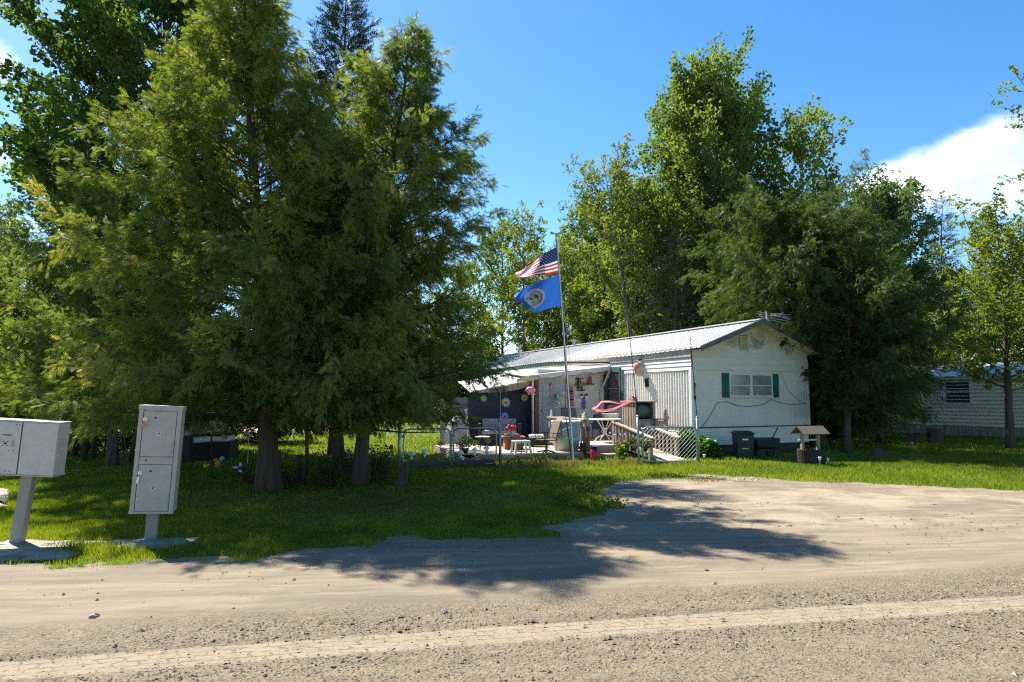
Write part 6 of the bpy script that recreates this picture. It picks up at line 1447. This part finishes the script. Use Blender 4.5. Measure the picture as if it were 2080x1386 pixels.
make_tree('maple_tree', 'tall maple at the far right edge, only its lower limbs reaching in', 'tree', (17.0, 18.5, 0), 10.2, egg(3.0, .6, 2.2), nb=50, z0=.3, pitch=(5, 60), curl=(5, 10),
   tr=.13, subs=9, sub_len=.40, step=.1, leaf=.17, tpl=LEAF3, m='maple', bark='bark', droop=.12, rand=.45, seed=64, tint=(.42, .16), per=2, jit=.1, twigs=1, nrm='flat', thin=.12)
bt('dead_tree', 'nearly bare tree with thin twigs above the neighbouring roof', 'tree', 1992, 398, 30, 42, 1985, nb=40, z0=.45, pitch=(45, 70), curl=(5, 5), enva=(.7, 2.0),
   tr=.07, subs=7, sub_len=.5, step=.6, leaf=.22, tpl=LEAF3, m='maple', bark='bark_grey', droop=.0, rand=.3, seed=65, tint=(.5, .15), twigs=1.5, thin=.5)

# ---- repeats: background woodland, each tree an object of its own
def proto(kind, seed):
    if kind == 'broad': return make_tree('background_tree', None, None, (0, -80, 0), 10, egg(2.2, .5, 2.2), nb=60, z0=.12, pitch=(15, 62), curl=(0, 5), tr=.11, subs=10, sub_len=.42, step=.085, leaf=.2,
                                         tpl=LEAF3, m='maple' if seed % 2 else 'ash', bark='bark_grey', droop=.12, rand=.5, seed=seed, tint=(.38, .17), per=2, jit=.15, twigs=1, group='woodland behind the homes')
    if kind == 'bush': return make_tree('background_bush', None, None, (0, -80, 0), 4, egg(1.9, .42, 2.4), nb=60, z0=.02, pitch=(10, 62), curl=(0, 5), tr=.05, subs=9, sub_len=.45, step=.1, leaf=.2,
                                        tpl=LEAF3, m='bush', bark='bark_grey', droop=.1, rand=.5, seed=seed, tint=(.45, .2), per=2, jit=.15, twigs=0, group='bushes behind the homes')
    if kind == 'cedar': return make_tree('background_cedar', None, None, (0, -80, 0), 8, cone(2.2, .2, .8, .1), nb=70, z0=.08, pitch=(0, 55), curl=(12, 5), tr=.1, subs=11, sub_len=.36, step=.09, leaf=.2,
                                         m='cedar_deep', droop=.5, seed=seed, tint=(.4, .17), group='woodland behind the homes')
PR = {k: (proto(k[0], k[1])) for k in (('broad', 71), ('broad', 72), ('bush', 73), ('bush', 74), ('cedar', 75))}
USED = set()
def put(key, px, Y, hpx=None, h=None, wide=1.0, rz=0, label='', cat='tree'):
    src = PR[key]; r = src if key not in USED else None
    if r is None:
        r = src.copy(); col.objects.link(r)
        for ch in [c for c in src.children if c.type == 'MESH']:
            c = ch.copy(); col.objects.link(c); c.parent = r
    USED.add(key)
    H0 = {'broad': 10, 'bush': 4, 'cedar': 8}[key[0]]
    hh = W(px, hpx, Y).z if hpx is not None else h
    x = W(px, 880, Y).x; s = hh / H0
    r.location = (x, Y, 0); r.scale = (s * wide, s * wide, s); r.rotation_euler = (0, 0, rz)
    r['label'] = label; r['category'] = cat
    return r
B1, B2, U1, U2, CD = ('broad', 71), ('broad', 72), ('bush', 73), ('bush', 74), ('cedar', 75)
BG = [
 (B1, 1020, 44, 480, 1.0, 'yellow green tree behind the cedar edge, left of the small open ash'), (B2, 1110, 47, 520, 1.0, 'leafy tree low behind the two flags'),
 (B1, 1165, 45, 500, .9, 'low tree right behind the flagpole'), (B2, 1215, 37, 520, .9, 'low tree between flagpole and small upright cedar'),
 (B1, 1260, 36, 440, 1.0, 'tree behind the leaning brownish ash'), (B2, 1340, 38, 400, 1.0, 'tree left of the tallest poplar trunk, far back'),
 (B1, 1410, 40, 440, 1.0, 'tree hidden behind the broad dark spruce'), (B2, 1490, 38, 430, 1.0, 'tree right of the tallest poplar trunk, far back'),
 (B1, 1560, 42, 480, 1.0, 'tree far back between poplar and drooping cedar'), (CD, 1660, 41, 420, 1.2, 'dark cedar behind the big drooping cedar'),
 (CD, 1705, 38, 385, .9, 'dark cedar top showing below the open crowned poplar'), (B2, 1730, 42, 470, 1.0, 'tree far back left of the pale willow'),
 (CD, 1850, 33, 560, 1.2, 'dark cedar behind the neighbouring roof, below the willow'), (B2, 1900, 36, 560, 1.1, 'tree below the narrow spruce spire'),
 (B1, 1960, 40, 560, 1.1, 'tree above the middle of the neighbouring roof'), (B2, 2030, 42, 570, 1.1, 'tree behind the bright maple on the right'),
 (B1, 2100, 38, 540, 1.1, 'tree behind the right end of the neighbouring home'), (CD, 1150, 50, 560, 1.2, 'dark cedar deep in the wood behind the flags'),
 (CD, 1240, 42, 540, 1.2, 'dark cedar deep in the wood beside the leaning ash'), (CD, 1440, 44, 500, 1.3, 'dark cedar deep in the wood behind the poplar trunk'),
 (B1, 930, 36, 560, 1.1, 'tree glimpsed through the right hand big cedar'), (B2, 840, 48, 610, 1.1, 'tree far behind the lawn between the cedars'),
 (B1, 560, 52, 640, 1.2, 'tree far behind the big cedar trunk'), (B2, 330, 46, 600, 1.2, 'tree far behind the parcel locker'),
 (B1, 120, 50, 560, 1.2, 'tree beyond the side street behind the mailbox'), (B2, 10, 44, 470, 1.0, 'tree beyond the side street at the left edge'),
 (B1, -70, 30, 430, 1.0, 'tree just outside the left edge with its crown tip showing'), (CD, 1790, 23, 660, 1.1, 'dark low cedar behind the curved trunk'),
]
for i, (k, px, Y, top, wd, lb) in enumerate(BG): put(k, px, Y, top, None, wd, i * 1.7, lb)
BU = [
 (U1, -40, 24, 2.9, 1.2, 'bush at the left edge behind the mailbox'), (U2, 60, 22, 3.2, 1.1, 'bush beside the low cedar at the left'), (U1, 150, 19.5, 2.2, 1.1, 'dark bush under the left cedars'),
 (U2, 215, 18.5, 2.0, 1.0, 'dark bush behind the wire cone'), (U1, 330, 24, 2.6, 1.3, 'bush behind the patio sofa, left'), (U2, 440, 25, 2.8, 1.3, 'bush behind the patio sofa, middle'),
 (U1, 540, 24, 2.4, 1.1, 'bush behind the thickest cedar trunk'), (U1, 700, 62, 4.5, 2.0, 'bush line across the far lawn'), (U2, 780, 58, 4.5, 2.0, 'bush far across the lawn near the gates'),
 (U1, 870, 46, 4.4, 1.8, 'bush far behind the left gate'), (U2, 930, 33, 3.0, 1.2, 'bush behind the corner of the navy shed'), (U1, 600, 56, 4.2, 2.0, 'bush far behind the slim cedar'),
 (U2, 1660, 24, 1.9, 1.2, 'bush in the shade right of the gable end'), (U1, 1740, 27, 2.4, 1.3, 'bush in the shade before the neighbouring home'), (U2, 1640, 32, 3.4, 1.3, 'bush behind the gable end of the home'),
 (U1, 380, 44, 4.5, 2.0, 'bush beyond the side street behind the locker'), (U2, 230, 42, 4.0, 2.0, 'bush beyond the side street, second from the left'), (U1, 90, 41, 4.2, 2.0, 'bush beyond the side street behind the mailbox'),
 (U2, -60, 40, 4.2, 2.0, 'bush beyond the side street, at the frame edge'), (U2, 480, 50, 4.8, 2.2, 'bush far behind the patio'),
]
for i, (k, px, Y, h, wd, lb) in enumerate(BU): put(k, px, Y, None, h, wd, i * 2.3 + .5, lb, 'bush')

# ---- bare stems and the understorey between the trunks
def stem(name, label, cat, pts, r0, r1, m='bark', group=None):
    mb = MB(); mb.tube(pts, list(np.linspace(r0, r1, len(pts))), 8)
    return tag(mb.build(name, m, smooth=True), label, cat, group)
for i, (px, tx, Yb, r0, lb) in enumerate(((126, 108, 18.5, .05, 'leftmost thin stem behind the mailbox'), (152, 150, 18.0, .06, 'second thin stem from the mailbox'), (172, 168, 17.0, .075, 'thicker dark stem left of the wire cone'),
      (192, 186, 17.5, .055, 'thin stem close to the wire cone'), (262, 300, 16.5, .06, 'dark stem leaning right beside the locker'), (415, 405, 21, .09, 'dark stem behind the patio pole'),
      (455, 462, 22, .08, 'dark stem behind the patio chair'))):
    b = W(px, 900, Yb); b.z = 0; t_ = W(tx, 760, Yb)
    stem('sapling', lb, 'sapling', [b, b.lerp(t_, .35) + Vector((.05, 0, 0)), b.lerp(t_, .7), t_], r0, r0 * .7, group='bare stems under the cedars')
b = G(620, 978); stem('sapling', 'thin stem standing between the two cedar trunks', 'sapling', [b, b + Vector((.02, 0, .5)), b + Vector((0, 0, 1.1)), b + Vector((.06, 0, 1.9))], .04, .03, group='bare stems under the cedars')
b = G(607, 984); mb = MB(AT(b)); mb.tube([(0, 0, 0), (0, 0, .25), (-.01, 0, .53)], [.075, .06, .06], 10)
tag(mb.build('wooden_stub', 'bark', smooth=True), 'short dark stub sticking up between the cedar trunks', 'stump')
mb = MB(AT(G(818, 986))); mb.tube([(-.03, 0, 0), (-.02, 0, .06), (0, 0, .2), (.03, 0, .33), (.035, 0, .42)], [.17, .12, .09, .075, .055], 10)
mb.ball((.05, -.02, .36), .06, 6)
tag(mb.build('tree_stump', 'bark'), 'dark gnarled stump at the left gate post', 'stump')
b = G(560, 985) + Vector((0, .2, 0))
def twig_bush(name, label, c, n, h, spread, seed, m='bush', leaf=.05, leaves=6):
    r = np.random.default_rng(seed); c = Vector((c[0], c[1], 0)); root = thing(name, label, 'shrub', c); mb = MB(); C = []
    for i in range(n):
        a = r.uniform(0, 6.28); e = np.array([math.cos(a), math.sin(a) * .6]) * spread * r.uniform(.4, 1); hh = h * r.uniform(.4, 1)
        p0 = c + Vector((r.normal(0, .08), r.normal(0, .05), 0)); p1 = p0 + Vector((e[0] * .4, e[1] * .4, hh * .6)); p2 = p0 + Vector((e[0], e[1], hh))
        mb.tube([p0, p1, p2], [.008, .006, .002], 4, False)
        for k in range(leaves):
            t = r.uniform(.3, 1); q = p0.lerp(p2, t); C.append((q.x + r.normal(0, .05), q.y + r.normal(0, .04), q.z + r.normal(0, .05)))
    mb.build('stem', 'bark', root); C = np.array(C); k = len(C)
    V = place_template(LEAF1, C, unit(r.normal(0, 1, (k, 3))), unit(r.normal(0, 1, (k, 3))), leaf * r.uniform(.6, 1.4, k))
    np_mesh('foliage', V, 3, m, root, tint=np.repeat(r.uniform(.2, .9, k), 2), origin=tuple(WL[root.name])); return root
for i, (px, py, n, h, s, lb) in enumerate(((510, 985, 26, .55, .45, 'twiggy shrub at the left foot of the thickest cedar trunk'), (660, 988, 40, .75, .5, 'tangle of bare twigs between the cedar trunks'), (590, 990, 30, .4, .4, 'low leafy shrub behind the short stub'),
      (770, 980, 36, .8, .4, 'leafy shrub at the right foot of the right cedar trunk'), (705, 968, 24, .6, .3, 'small shrub hiding the white solar figure'), (1105, 950, 12, .5, .14, 'spindly rose bush at the fence left of the flagpole'),
      (1040, 952, 8, .3, .12, 'dried plant at the foot of the tall fence post'), (1192, 1002, 8, .25, .1, 'lone weed on the sandy drive'), (1150, 1015, 22, .14, .3, 'broad leaved weeds at the corner of the drive'), (1222, 1033, 20, .12, .3, 'weed clump reaching onto the gravel'))):
    p = G(px, py); twig_bush('shrub', lb, p, n, h, s, 200 + i, 'grass' if i in (7, 8, 9) else 'bush', leaf=.05 if i < 8 else .06, leaves=8)
